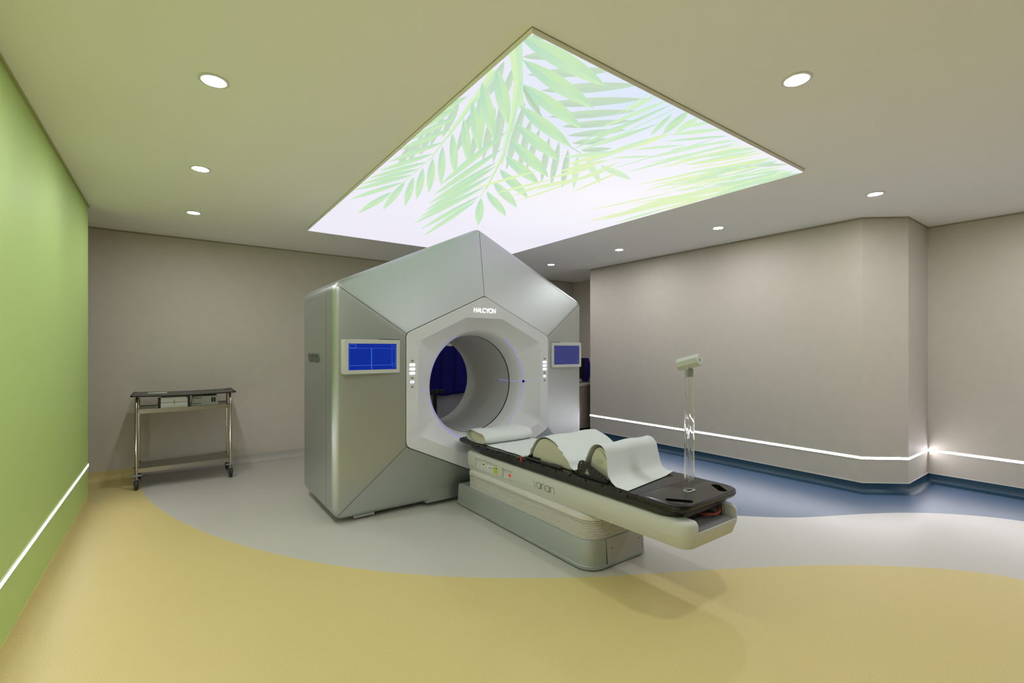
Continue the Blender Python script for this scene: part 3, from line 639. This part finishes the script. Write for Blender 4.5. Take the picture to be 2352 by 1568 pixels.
# ------------------------------------------------------------------ the couch
cc = thing('treatment_couch', 'long cream and black patient couch on a ribbed pedestal in front of the machine bore', 'treatment couch', (X0, 2.6, 0))
pl = obj('plinth', planloft(new(), (X0-.305, X0+.305, 2.035, 3.70), [.13, .13, .01, .01], [(.004, .012), (.012, .002), (.03, 0), (.034, .004), (.165, .012), (.185, .016), (.192, .026)], k=10), M['plinth'], cc, smooth=30)
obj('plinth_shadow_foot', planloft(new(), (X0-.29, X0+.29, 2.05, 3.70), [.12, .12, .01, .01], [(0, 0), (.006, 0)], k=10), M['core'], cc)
ep = obj('end_panel', prism(new(), [(2.0343, .034), (2.0465, .166), (2.0500, .183), (2.06, .183), (2.06, .034)], 'x', X0-.147, X0+.197), M['plinth_end'], pl, smooth=0)
for a in ((X0-.150, X0-.147), (X0+.197, X0+.200)):
    obj('panel_gap', prism(new(), [(2.0340, .032), (2.0462, .166), (2.0500, .186), (2.06, .186), (2.06, .032)], 'x', *a), M['core'], pl, smooth=0)
for x, z in ((X0-.105, .125), (X0+.165, .125)):
    obj('screw', cyl(new(), (x, z), 'y', .005, 2.037, 2.05, 10), M['grey_plastic'], ep)
rows = [(.188, .02), (.19, .006)]
z = .192
for i in range(9):
    rows += [(z, .004), (z+.003, 0), (z+.0085, 0), (z+.0105, .009), (z+.0115, .009)]; z += .0115
rows += [(z, .002), (z+.004, -.004), (z+.010, -.006), (z+.013, .006), (z+.016, .006), (z+.018, -.004), (z+.040, -.004), (z+.050, .008), (z+.058, .03)]
obj('bellows', planloft(new(), (X0-.278, X0+.278, 2.055, 3.53), [.12, .12, .02, .02], rows, k=10), M['bellows'], cc, smooth=40)
ZT = .512
bd = planloft(new(), (X0-.282, X0+.262, 1.372, 3.565), [.085, .10, .03, .03],
              [(.330, .028), (.331, .0235), (.333, .022), (.392, .002), (.400, 0), (.486, 0), (.496, .003), (.504, .009), (.510, .018), (ZT, .028)], k=12)
for v in bd.verts:                              # the underside rises towards the open end
    if v.co.z < .41: v.co.z += .034*(3.565-v.co.y)/2.19
body = obj('couch_body', bd, [M['couch'], M['grey_plastic']], cc, smooth=30)
ck = new(); box(ck, X0-.195, X0+.186, 1.2, 1.80, .447, .7)
boolean(body, ck)
ck = new(); box(ck, X0-.4, X0-.270, 3.082, 3.416, .384, .470, r=.006, seg=2)
box(ck, X0-.4, X0-.266, 2.882, 3.018, .386, .462, r=.006, seg=2)
boolean(body, ck)
# labels and stop button in the recesses
xl = X0-.2702
def lab(y0, y1, z0, z1, m, par, nm='label_plate', th=.0012, off=0): return obj(nm, box(new(), xl-th-off, xl-off, y1, y0, z0, z1), M[m], par, smooth=0)
q = lab(3.335, 3.275, .418, .446, 'white', cc); lab(3.322, 3.288, .428, .438, 'ink', q, 'label_print', .0008, .0012)
q = lab(3.255, 3.16, .410, .440, 'white', cc)
for i, y in enumerate((3.243, 3.22, 3.198, 3.176)):
    g = new(); prism(g, [(y-.007, .418), (y+.007, .418), (y, .433)], 'x', xl-.002, xl-.0012)
    obj('warning_symbol', g, M['yellow_label' if i == 0 else 'ink'], q, smooth=0)
q = lab(3.15, 3.085, .386, .444, 'yellow_label', cc)
lab(3.122, 3.088, .434, .441, 'ink', q, 'label_print', .0008, .0012)
g = new(); prism(g, [(3.133, .425), (3.147, .425), (3.14, .440)], 'x', xl-.002, xl-.0012); obj('warning_symbol', g, M['ink'], q, smooth=0)
g = new()
for i in range(4): box(g, xl-.002, xl-.0012, 3.092, 3.143-(i % 2)*.008, .395+i*.007, .397+i*.007)
obj('label_print', g, M['grey_ink'], q, smooth=0)
xs = X0-.266
sb = obj('stop_button_mount', prism(new(), [(2.95, .392), (2.886, .392), (2.886, .452), (2.915, .452)], 'x', xs-.008, xs), M['couch'], cc, smooth=0)
obj('stop_button', cyl(new(), (2.92, .424), 'x', .011, xs-.016, xs-.006, 20), M['red_lit'], sb)
for bm in stroke_word('varian', .042, .0062, .0012, Matrix.Translation((X0-.2815, 2.505, .432)) @ LEFT):
    obj('printed_letter', bm, M['grey_ink'], cc, smooth=0)
# carriage and mechanism at the open end
obj('carriage', box(new(), X0-.198, X0+.172, 1.455, 3.35, ZT-.01, .534, r=.004, seg=2), M['black'], cc, smooth=0)
mch = obj('drive_unit', box(new(), X0-.17, X0+.09, 1.50, 1.80, .45, .50, r=.004, seg=2), M['black_metal'], cc, smooth=0)
obj('channel_floor', box(new(), X0-.193, X0+.176, 1.385, 1.79, .4475, .4515), M['grey_plastic'], cc, smooth=0)
obj('cable', tube(new(), [tuple(p) for p in smooth_curve([(X0+.02, 1.52, .470), (X0+.06, 1.45, .474), (X0+.12, 1.44, .480), (X0+.16, 1.48, .486), (X0+.165, 1.58, .486)], 6)], .007, 8), M['red_cable'], mch)
obj('bracket', box(new(), X0+.155, X0+.175, 1.44, 1.46, .452, .498, r=.002, seg=1), M['steel_rough'], mch, smooth=0)
obj('screw', cyl(new(), (1.585, .522), 'x', .006, X0-.201, X0-.197, 12), M['white'], cc)
obj('carriage_end', box(new(), X0-.150, X0+.150, 1.50, 1.80, .498, ZT-.008, r=.003, seg=2), M['black'], cc, smooth=0)
# table top: long board and its detachable end with two grab slots
TX0, TX1 = 2.088, 2.688
def slab(y0, y1, rads, rear=False):
    bm = new()
    rows_ = [(.528, .075), (.532, .055), (.546, .022), (.558, .006), (.567, 0), (.581, 0), (.587, .002), (.590, .007)]
    for_loop = []
    rp = rpoly([(TX0, y0), (TX1, y0), (TX1, y1), (TX0, y1)], rads, 10)
    L = []
    for z_, ins in rows_:
        row = []
        for p in flat(rp, 0):
            x, y = p
            cx_, cy_ = (TX0+TX1)/2, (y0+y1)/2
            nx = max(-1, min(1, (x-cx_)/((TX1-TX0)/2)));
            X_ = x-nx*ins
            Y_ = y
            if rear and y > y1-.25: Y_ = y-ins*2.2*(y-(y1-.25))/.25
            if not rear and y < y0+.25: Y_ = y+ins*.8*((y0+.25)-y)/.25
            zz = z_
            if rear and y > y1-.5: zz = z_+(.59-z_)*.45*((y-(y1-.5))/.5)**1.5
            row.append((X_, Y_, zz))
        L.append(row)
    return loft(bm, L, True, True, True)
# give the long board intermediate stations so that its tail can taper
tt = obj('tabletop', slab(1.6895, 3.765, [.001, .001, .13, .13], True), M['carbon'], cc, smooth=35)
te = obj('tabletop_end', slab(1.402, 1.6865, [.095, .095, .001, .001]), M['carbon'], cc, smooth=35)
ck = new()
for sx in (-1, 1):
    c = Vector((X0+.003+sx*.196, 1.487)); d = Vector((sx*-.55, -.83)).normalized() if sx < 0 else Vector((-.55, -.83)).normalized()
    d = Vector((-sx*.62, -.78)).normalized(); n = Vector((-d.y, d.x))
    pts = []
    for k in range(24):
        th = 2*PI*k/24
        off = .050 if math.cos(th) > 0 else -.050
        pts.append(tuple(c+d*(off+.021*math.cos(th))+n*.025*math.sin(th)))
    prism(ck, pts, 'z', .5, .65)
boolean(te, ck)
obj('under_rail', planloft(new(), (TX0+.012, TX1-.012, 1.445, 3.35), [.12, .12, .01, .01], [(.519, .012), (.524, 0), (.553, 0)], k=10), M['black'], cc, smooth=30)
for sx, nm in ((-1, 'side_rail'), (1, 'side_rail')):
    r = new(); xe = TX0 if sx < 0 else TX1
    box(r, xe-.005, xe+.005, 1.75, 3.45, .553, .578, r=.003, seg=2)
    for k in range(12): box(r, xe-.010, xe+.010, 1.80+k*.14, 1.825+k*.14, .572, .5893, r=.002, seg=1)
    obj(nm, r, M['black'], cc, smooth=0)
# ------------------------------------------------------------------ things lying on the couch
ZB = .5902
# head pillow: rolled foam in a paper wrap
def pillow_loop(x, sc=1., off=0):
    L = []
    for k in range(36):
        th = 2*PI*k/36; c, s = math.cos(th), math.sin(th)
        a = (abs(c)**.75)*(1 if c > 0 else -1)*.165*sc; b = (abs(s)**.8)*(1 if s > 0 else -1)*.048*sc
        b += .010*sc*math.cos(th-.6)
        L.append((x, 3.44+a, ZB+.050+.001+b+off))
    return L
pw = thing('head_pillow', 'white paper-wrapped head pillow at the bore end of the couch', 'pillow', (X0, 3.44, ZB))
xa, xb = 2.120, 2.625
rws = []
for i in range(25):
    t = i/24; x = xa+(xb-xa)*t
    rws.append([(p[0]+.006*math.sin(p[1]*40+i*.0), p[1], max(ZB+.0062, p[2]+.006*math.sin(3*t*PI+p[1]*9)*(p[2]-ZB)/.1)) for p in pillow_loop(x, 1-.06*abs(2*t-1)**3)])
obj('paper_wrap', loft(new(), rws, True), M['paper'], pw, smooth=60)
fm = loft(new(), [[(p[0], p[1], max(ZB+.0065, p[2])) for p in pillow_loop(x, s)] for x, s in ((xa+.03, .55), (xa+.022, .80), (xa+.03, .86), (xa+.07, .80), (xb-.07, .80), (xb-.03, .86), (xb-.022, .80), (xb-.03, .5))], True, True, True)
obj('foam_core', fm, M['foam'], pw, smooth=60)
# knee wedge
kp = [(2.690, ZB), (2.690, .640), (2.66, .690), (2.62, .735), (2.575, .757), (2.54, .760), (2.49, .752), (2.44, .734), (2.38, .704), (2.33, .677), (2.295, .652), (2.280, .640), (2.280, ZB)]
kw = thing('knee_wedge', 'cream foam knee support under the paper in the middle of the couch', 'cushion', (X0, 2.5, ZB))
kb = new(); prism(kb, kp, 'x', 2.150, 2.645)
bmesh.ops.bevel(kb, geom=[e for e in kb.edges if abs(e.verts[0].co.x-e.verts[1].co.x) < 1e-6], offset=.006, segments=2, affect='EDGES')
kbo = obj('foam_block', kb, M['foam'], kw, smooth=40)
g = new()
box(g, 2.1492, 2.151, 2.40, 2.50, .668, .6695); box(g, 2.1492, 2.151, 2.44, 2.56, .700, .7008)
obj('side_seam', g, M['foam_dark'], kw, smooth=0)
obj('latch', box(new(), 2.142, 2.15, 2.37, 2.47, ZB+.002, .602), M['black'], kw, smooth=0)
obj('latch', box(new(), 2.132, 2.15, 2.60, 2.68, ZB+.002, .612), M['black'], kw, smooth=0)
# index bar with the red clip, in front of the wedge
ib = thing('index_bar', 'black locating bar on the couch edge beside the knee support, with a red end', 'bar', (2.11, 2.6, ZB))
obj('bar', box(new(), 2.102, 2.128, 2.33, 2.72, ZB+.0045, .607, r=.003, seg=2), M['black'], ib, smooth=0)
obj('red_end', box(new(), 2.068, 2.0765, 2.722, 2.738, .574, .612, r=.002, seg=1), M['red'], ib, smooth=0)
obj('knob', cyl(new(), (2.73, .604), 'x', .009, 2.0765, 2.125, 14), M['steel'], ib)
# foot cushion between two perforated brackets
fp = [(2.125, ZB), (2.125, .63), (2.105, .715), (2.075, .765), (2.045, .783), (2.015, .780), (1.985, .752), (1.962, .70), (1.945, .64), (1.938, ZB)]
fc = thing('foot_cushion', 'upright cream foot support draped in paper towards the open end of the couch', 'cushion', (X0, 2.04, ZB))
fb = new(); prism(fb, fp, 'x', 2.158, 2.632)
bmesh.ops.bevel(fb, geom=[e for e in fb.edges if abs(e.verts[0].co.x-e.verts[1].co.x) < 1e-6], offset=.012, segments=3, affect='EDGES')
obj('foam_block', fb, M['foam'], fc, smooth=40)
g = new(); el = [(2.028+.030*math.cos(2*PI*k/28), .700+.017*math.sin(2*PI*k/28)) for k in range(28)]
prism(g, el, 'x', 2.1565, 2.160)
obj('grip_recess', g, M['foam_dark'], fc, smooth=0)
brk = [(2.17, ZB+.004), (2.182, .612), (2.178, .655), (2.165, .682), (2.14, .692), (2.105, .686), (2.0, .648), (1.935, .628), (1.925, .615), (1.925, ZB+.004)]
holes = [(2.150-.0, .672), (2.156, .655), (2.158, .638), (2.150, .622), (2.165, .668), (2.125, .676), (2.09, .664), (2.055, .650), (2.025, .640), (1.995, .630), (1.965, .622), (1.94, .612)]
tmpl = None
for sx, lab_ in ((-1, 'black perforated bracket with a warning triangle beside the foot support, near side'), (1, 'black perforated bracket behind the foot support, far side')):
    x = 2.118 if sx < 0 else 2.660
    t = thing('foot_bracket', lab_, 'bracket', (x, 2.05, ZB), 'brackets of the foot support')
    b = obj('plate', prism(new(), brk, 'x', x-.004, x+.004), M['black'], t, smooth=0)
    ck = new()
    for i, (y, z) in enumerate(holes): cyl(ck, (y, z), 'x', .0055 if i else .007, x-.02, x+.02, 12)
    boolean(b, ck)
    obj('foot_flange', box(new(), x-.012, x+.012, 1.925, 2.172, ZB+.004, ZB+.009), M['black'], t, smooth=0)
    if sx < 0:
        g = new(); tri = [(2.075, .612), (2.113, .612), (2.094, .646)]; c_ = Vector((2.094, .623))
        for a, b_ in zip(tri, tri[1:]+tri[:1]):
            a, b_ = Vector(a), Vector(b_); ai, bi = a.lerp(c_, .22), b_.lerp(c_, .22)
            prism(g, [tuple(a), tuple(b_), tuple(bi), tuple(ai)], 'x', x-.0052, x-.0038)
        box(g, x-.0052, x-.0038, 2.088, 2.100, .617, .628)
        obj('warning_triangle', g, M['foam'], t, smooth=0)
        k = new(); cyl(k, (2.186, .612), 'x', .010, x-.012, x+.008, 14)
        obj('pivot', k, M['black'], t)
# paper sheet laid over everything
prof = [(3.46, ZB+.003), (3.30, ZB+.003), (3.22, ZB+.003), (3.0, ZB+.003), (2.82, ZB+.003), (2.745, ZB+.006), (2.712, .615), (2.700, .665), (2.672, .712), (2.625, .753), (2.575, .773), (2.535, .777), (2.49, .767), (2.44, .749), (2.38, .718), (2.33, .691), (2.295, .667), (2.272, .650), (2.255, .624), (2.22, .610), (2.185, .614), (2.155, .652), (2.130, .715), (2.10, .768), (2.07, .795), (2.04, .803), (2.01, .799), (1.98, .774), (1.965, .725), (1.952, .675), (1.940, .643), (1.922, .619), (1.892, .604), (1.85, .596), (1.80, ZB+.0035), (1.752, ZB+.003)]
cv = smooth_curve(prof, 4)
rows = []; N = 28
for i, p in enumerate(cv):
    y, z = p; u = i/(len(cv)-1)
    low = max(0, 1-(z-ZB)/.06)
    w0 = 2.136+.004*math.sin(y*31)
    if 2.40 < y < 2.70: w0 = 2.150
    if y < 2.33 and y > 2.20: w0 = 2.118
    if 1.965 <= y <= 2.20: w0 = 2.150
    if y < 1.965: w0 = 2.150-.02*min(1, (1.965-y)/.03)-.035*max(0, min(1, (1.918-y)/.08))
    w1 = 2.655
    row = []
    for k in range(N+1):
        v = k/N; x = w0+(w1-w0)*v
        zz = z+.0035*math.sin(x*23+y*7)*(1-low)+(.002*math.sin(y*37+x*5)*(1-low))
        yy = y
        if y < 1.9: yy = y+.085*v*(1.9-y)/.148; zz += .016*max(0, v-.80)/.2*(1.9-y)/.16
        if y > 2.70 and y < 2.76: zz += .012*(1-v)*(1-abs(y-2.72)/.04) if abs(y-2.72) < .04 else 0
        row.append((x, yy, max(zz, ZB+.0022)))
    rows.append(row)
ps = new(); loft(ps, rows, False)
sh = obj('paper_sheet', ps, M['paper'], None, smooth=70)
sm = sh.modifiers.new('thickness', 'SOLIDIFY'); sm.thickness = .0012; sm.offset = 1
tag(sh, 'long white paper sheet draped over the knee and foot supports on the couch', 'paper sheet')
# clear post with a pale head
po = thing('clear_post', 'tall clear acrylic post with a pale grey head standing on the end of the couch', 'stand', (2.392, 1.556, ZB))
def rr(hx_, hy_, r): return flat(rpoly([(2.392-hx_, 1.556-hy_), (2.392+hx_, 1.556-hy_), (2.392+hx_, 1.556+hy_), (2.392-hx_, 1.556+hy_)], r, 6))
o_, i_ = rr(.031, .0155, .008), rr(.0245, .0095, .004)
bm = loft(new(), [[(x, y, z) for x, y in L] for L, z in ((o_, ZB+.004), (o_, 1.285), (i_, 1.285), (i_, ZB+.004), (o_, ZB+.004))], True)
bmesh.ops.remove_doubles(bm, verts=bm.verts[:], dist=1e-6)
obj('tube', bm, M['acrylic'], po, smooth=40)
o2, i2 = rr(.035, .0195, .010), rr(.0295, .014, .007)
obj('base_collar', loft(new(), [[(x, y, z) for x, y in L] for L, z in ((o2, ZB+.0005), (o2, ZB+.006), (i2, ZB+.006), (i2, ZB+.0005), (o2, ZB+.0005))], True), M['white'], po, smooth=30)
nk = rr(.0235, .0085, .003)
obj('neck', loft(new(), [[(x, y, z) for x, y in nk] for z in (1.243, 1.305)], True, True, True), M['head'], po, smooth=30)
hd = []
for k in range(8):
    th = 2*PI*(k+.5)/8
    hd.append((.036*math.cos(th), .037*math.sin(th)))
mw = Matrix.Translation((2.392, 1.556, 1.325)) @ Matrix.Rotation(math.radians(-14), 4, 'X')
bm = loft(new(), [[(x*s, y, z*s) for x, z in hd] for y, s in ((-.068, .0), (-.068, .86), (-.064, 1), (.066, 1), (.07, .9), (.07, .0))], True)
bmesh.ops.remove_doubles(bm, verts=bm.verts[:], dist=1e-6)
bm.transform(mw); hdo = obj('head', bm, M['head'], po, smooth=25)
bm = new(); cyl(bm, (0, 0), 'y', .008, -.0685, -.060, 16); bm.transform(mw); obj('lens', bm, M['grey_plastic'], hdo)

# ------------------------------------------------------------------ steel trolley
tx0, tx1, ty0, ty1 = -.292, .515, 5.955, 6.365
tr = thing('trolley', 'stainless steel two-shelf trolley on castors by the back wall', 'trolley', ((tx0+tx1)/2, (ty0+ty1)/2, 0))
for x in (tx0, tx1):
    s = 1 if x == tx0 else -1
    pts = [(x, ty0, .13)]+[(x, ty0, .80), (x, ty0+.012, .86)]+[(x, ty0+.03+.03*(1-math.cos(a)), .875+.03*math.sin(a)) for a in (PI*.15, PI*.3, PI*.5)]
    pts += [(x, ty0+.10, .905), (x, ty1-.10, .905)]+[(x, ty1-.03-.03*(1-math.cos(a)), .875+.03*math.sin(a)) for a in (PI*.5, PI*.3, PI*.15)]+[(x, ty1-.012, .86), (x, ty1, .80), (x, ty1, .13)]
    obj('end_frame', tube(new(), pts, .0125, 14), M['steel'], tr, smooth=60)
def shelf(zt, zb):
    b = new()
    box(b, tx0+.012, tx1-.012, ty0-.005, ty1+.005, zt-.012, zt-.008)
    box(b, tx0+.012, tx1-.012, ty0-.007, ty0-.004, zb, zt); box(b, tx0+.012, tx1-.012, ty1+.004, ty1+.007, zb, zt)
    box(b, tx0+.012, tx0+.015, ty0-.004, ty1+.004, zb, zt); box(b, tx1-.015, tx1-.012, ty0-.004, ty1+.004, zb, zt)
    return obj('shelf', b, M['steel_rough'], tr, smooth=0)
shelf(.800, .757); shelf(.208, .166)
for x in (tx0, tx1):
    for y in (ty0, ty1):
        f = new(); cyl(f, (x, y), 'z', .014, .10, .135, 14)
        for s in (-1, 1): box(f, x+s*.020-.0025, x+s*.020+.0025, y-.022, y+.018, .04, .105, r=.002, seg=1)
        box(f, x-.022, x+.022, y-.022, y+.022, .098, .105)
        cs = obj('castor', f, M['steel_rough'], tr, smooth=30)
        w_ = new()
        loft(w_, [[(x+dx, y-.004+r*math.cos(2*PI*k/28), .052+r*math.sin(2*PI*k/28)) for k in range(28)] for dx, r in ((-.016, .0), (-.016, .040), (-.011, .052), (.011, .052), (.016, .040), (.016, .0))], True)
        obj('wheel', w_, M['rubber'], cs, smooth=40)
        bp = new()
        loft(bp, [[(x+r*math.cos(2*PI*k/28), y+r*math.sin(2*PI*k/28), z) for k in range(28)] for z, r in ((.132, .014), (.134, .044), (.141, .050), (.146, .044), (.150, .014))], True)
        obj('bumper', bp, M['grey_plastic'], cs, smooth=50)
bz_ = .920
bo = thing('board', 'dark sagging board with a black rim lying across the top of the steel trolley', 'board', (.11, 6.16, bz_))
L = []
def sag(x): return -.012*(1-((x-.11)/.44)**2)
for i in range(17):
    x = -.33+.885*i/16; s = sag(x)+.012
    L.append([(x, 5.90, bz_+s), (x, 6.42, bz_+s), (x, 6.42, bz_+s+.010), (x, 5.90, bz_+s+.010)])
obj('panel', loft(new(), L, True, True, True), M['grey_dark'], bo, smooth=20)
e = new()
for y0, y1 in ((5.892, 5.903), (6.417, 6.428)):
    loft(e, [[(x, y0, bz_+sag(x)+.010), (x, y1, bz_+sag(x)+.010), (x, y1, bz_+sag(x)+.0235), (x, y0, bz_+sag(x)+.0235)] for x in [-.335+.895*i/16 for i in range(17)]], True, True, True)
for x0_, x1_ in ((-.337, -.322), (.545, .56)): box(e, x0_, x1_, 5.892, 6.428, bz_+.010, bz_+.0245)
obj('rim', e, M['black'], bo, smooth=0)
obj('sticker', box(new(), -.24, -.05, 6.20, 6.32, bz_+.0105, bz_+.0165), M['white'], bo, smooth=0)
obj('marker', box(new(), .49, .53, 6.22, 6.27, bz_+.019, bz_+.024), M['black'], bo, smooth=0)
obj('catch', box(new(), .11, .15, 5.897, 5.915, bz_-.016, bz_+.003), M['black'], bo, smooth=0)
ph = thing('test_phantom', 'white block with black ends and a crosshair on the upper trolley shelf', 'phantom', (.015, 6.05, .792))
obj('block', box(new(), -.100, .130, 5.985, 6.15, .793, .905, r=.004, seg=2), M['white'], ph, smooth=0)
for a, b in ((-.121, -.099), (.129, .151)): obj('end_plate', box(new(), a, b, 5.983, 6.152, .797, .893), M['black'], ph, smooth=0)
g = new(); box(g, -.098, .128, 5.9835, 5.986, .849, .8525); box(g, .0125, .0165, 5.983, 5.986, .825, .876)
obj('crosshair', g, M['ink'], ph, smooth=0)
obj('screw', cyl(new(), (6.02, .815), 'x', .010, -.137, -.121, 12), M['white'], ph)
obj('screw', cyl(new(), (6.05, .84), 'x', .008, -.135, -.121, 12), M['white'], ph)
bx = thing('instrument_box', 'low white box with black markings beside the white block on the trolley shelf', 'box', (.29, 6.15, .792))
b = new(); prism(b, flat(rpoly([(.162, .793), (.405, .793), (.405, .893), (.172, .893)], [.004, .004, .012, .02], 5)), 'y', 6.06, 6.26)
bxo = obj('case', b, M['white'], bx, smooth=30)
obj('lid', box(new(), .172, .397, 6.066, 6.262, .8925, .8955), M['grey_plastic'], bx, smooth=0)
g = new()
for z in (.873, .815):
    for i in range(4): box(g, .180+i*.019, .194+i*.019, 6.0585, 6.061, z-.003, z+.004)
for i in range(2): box(g, .342+i*.022, .359+i*.022, 6.0585, 6.061, .825, .875)
obj('markings', g, M['ink'], bxo, smooth=0)

# ------------------------------------------------------------------ seen through the bore and beside it
cu = new(); rows = []
for j in range(14):
    t = j/13; row = []
    for i in range(61):
        u = i/60; x = 2.95+u*1.15
        top = 1.50-.05*math.exp(-((x-3.50)/.16)**2)
        bot = .712-.03*math.exp(-((x-3.42)/.22)**2)
        z = top+(bot-top)*t
        y = 6.455+.022*math.sin(u*26+.7*math.sin(t*3))*(.35+.65*t)+.012*math.sin(u*61+t)
        row.append((x, y, z))
    rows.append(row)
cu = loft(new(), rows, False)
co = obj('hanging_cloth', cu, M['navy'], None, smooth=80)
sm = co.modifiers.new('thickness', 'SOLIDIFY'); sm.thickness = .006
tag(co, 'dark navy cloth hanging on the back wall, seen through the machine bore', 'cloth')
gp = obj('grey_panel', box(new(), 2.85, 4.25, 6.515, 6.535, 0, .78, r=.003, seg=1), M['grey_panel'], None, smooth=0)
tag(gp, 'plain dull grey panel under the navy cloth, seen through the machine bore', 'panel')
st = thing('equipment_stand', 'black metal stand with a perforated arm, seen at the left edge of the bore', 'stand', (2.83, 5.62, 0))
obj('base', box(new(), 2.62, 3.02, 5.45, 5.80, 0, .025, r=.005, seg=2), M['black'], st, smooth=0)
obj('pole', box(new(), 2.795, 2.85, 5.60, 5.64, .025, .82, r=.004, seg=2), M['black_metal'], st, smooth=0)
obj('arm', box(new(), 2.60, 2.945, 5.595, 5.645, .812, .860, r=.004, seg=2), M['black_metal'], st, smooth=0)
for x in (2.77, 2.79, 2.83, 2.845): obj('bolt', cyl(new(), (x, .838), 'y', .005, 5.590, 5.597, 10), M['steel'], st)
ct = thing('counter_unit', 'taupe laminate counter unit with a beige top in the alcove right of the machine', 'counter', (5.6, 5.8, 0))
obj('plinth', box(new(), 4.95, 6.2, 5.56, 6.1, 0, .10), M['black'], ct, smooth=0)
cb = obj('carcass', box(new(), 4.95, 6.2, 5.52, 6.12, .10, .785), M['wood'], ct, smooth=0)
for i in range(3):
    d = obj('door', box(new(), 4.955+i*.416, 5.363+i*.416, 5.502, 5.52, .105, .78, r=.002, seg=1), M['wood'], ct, smooth=0)
    obj('handle', box(new(), 5.33+i*.416, 5.342+i*.416, 5.48, 5.503, .60, .74, r=.002, seg=1), M['steel'], d, smooth=0)
obj('worktop', box(new(), 4.93, 6.22, 5.49, 6.13, .786, .824, r=.003, seg=2), M['counter'], ct, smooth=0)
eq = thing('covered_monitor', 'black monitor with a sloping top on the counter in the alcove', 'monitor', (5.45, 5.8, .824))
b = new(); prism(b, [(5.15, .90), (5.70, .90), (5.72, 1.235), (5.58, 1.27), (5.15, 1.30)], 'y', 5.72, 5.80)
obj('casing', b, M['black'], eq, smooth=0)
obj('foot', box(new(), 5.28, 5.50, 5.66, 5.86, .8245, .838, r=.003, seg=1), M['black'], eq, smooth=0)
obj('stem', box(new(), 5.36, 5.42, 5.74, 5.78, .838, .905), M['black'], eq, smooth=0)
bl = new(); L = []
for k in range(12):
    t = k/11; r = .17*math.sin(PI*(.12+.76*t))**.6
    L.append([(6.01+r*.7*math.cos(2*PI*i/24)*(1+.05*math.sin(5*i)), 6.0+r*.45*math.sin(2*PI*i/24), .825+.42*t) for i in range(24)])
bo_ = obj('bundled_cloth', loft(bl, L, True, True, True), M['blue_cloth'], None, smooth=60)
tag(bo_, 'bright blue bundled cloth on the counter, just visible beside the beige wall edge', 'cloth')
cbl = obj('cable', tube(new(), [tuple(p) for p in smooth_curve([(5.2, 5.56, .829), (5.4, 5.54, .829), (5.6, 5.57, .829), (5.78, 5.54, .829), (5.9, 5.60, .829)], 6)], .004, 8), M['white'], None)
tag(cbl, 'thin pale cable lying along the front edge of the alcove counter', 'cable')

# ------------------------------------------------------------------ world, camera, view
wd = bpy.data.worlds.new('world'); bpy.context.scene.world = wd; wd.use_nodes = True
wd.node_tree.nodes['Background'].inputs[0].default_value = (.5, .5, .5, 1); wd.node_tree.nodes['Background'].inputs[1].default_value = .05
cd = bpy.data.cameras.new('camera'); cam = bpy.data.objects.new('camera', cd); C.objects.link(cam)
cd.sensor_width = 36; cd.lens = 1069*36/2352; cd.shift_y = 18/2352; cd.clip_start = .01
cam.location = (0, 0, 1.40); cam.rotation_euler = (PI/2, 0, math.radians(-36.1))
sc = bpy.context.scene; sc.camera = cam
sc.view_settings.view_transform = 'Standard'; sc.view_settings.look = 'None'; sc.view_settings.gamma = 1
sc.view_settings.exposure = EXPOSURE
sc.cycles.max_bounces = 10; sc.cycles.diffuse_bounces = 6; sc.cycles.glossy_bounces = 4; sc.cycles.transmission_bounces = 10; sc.cycles.transparent_max_bounces = 8
sc.cycles.sample_clamp_indirect = 6; sc.cycles.use_denoising = True
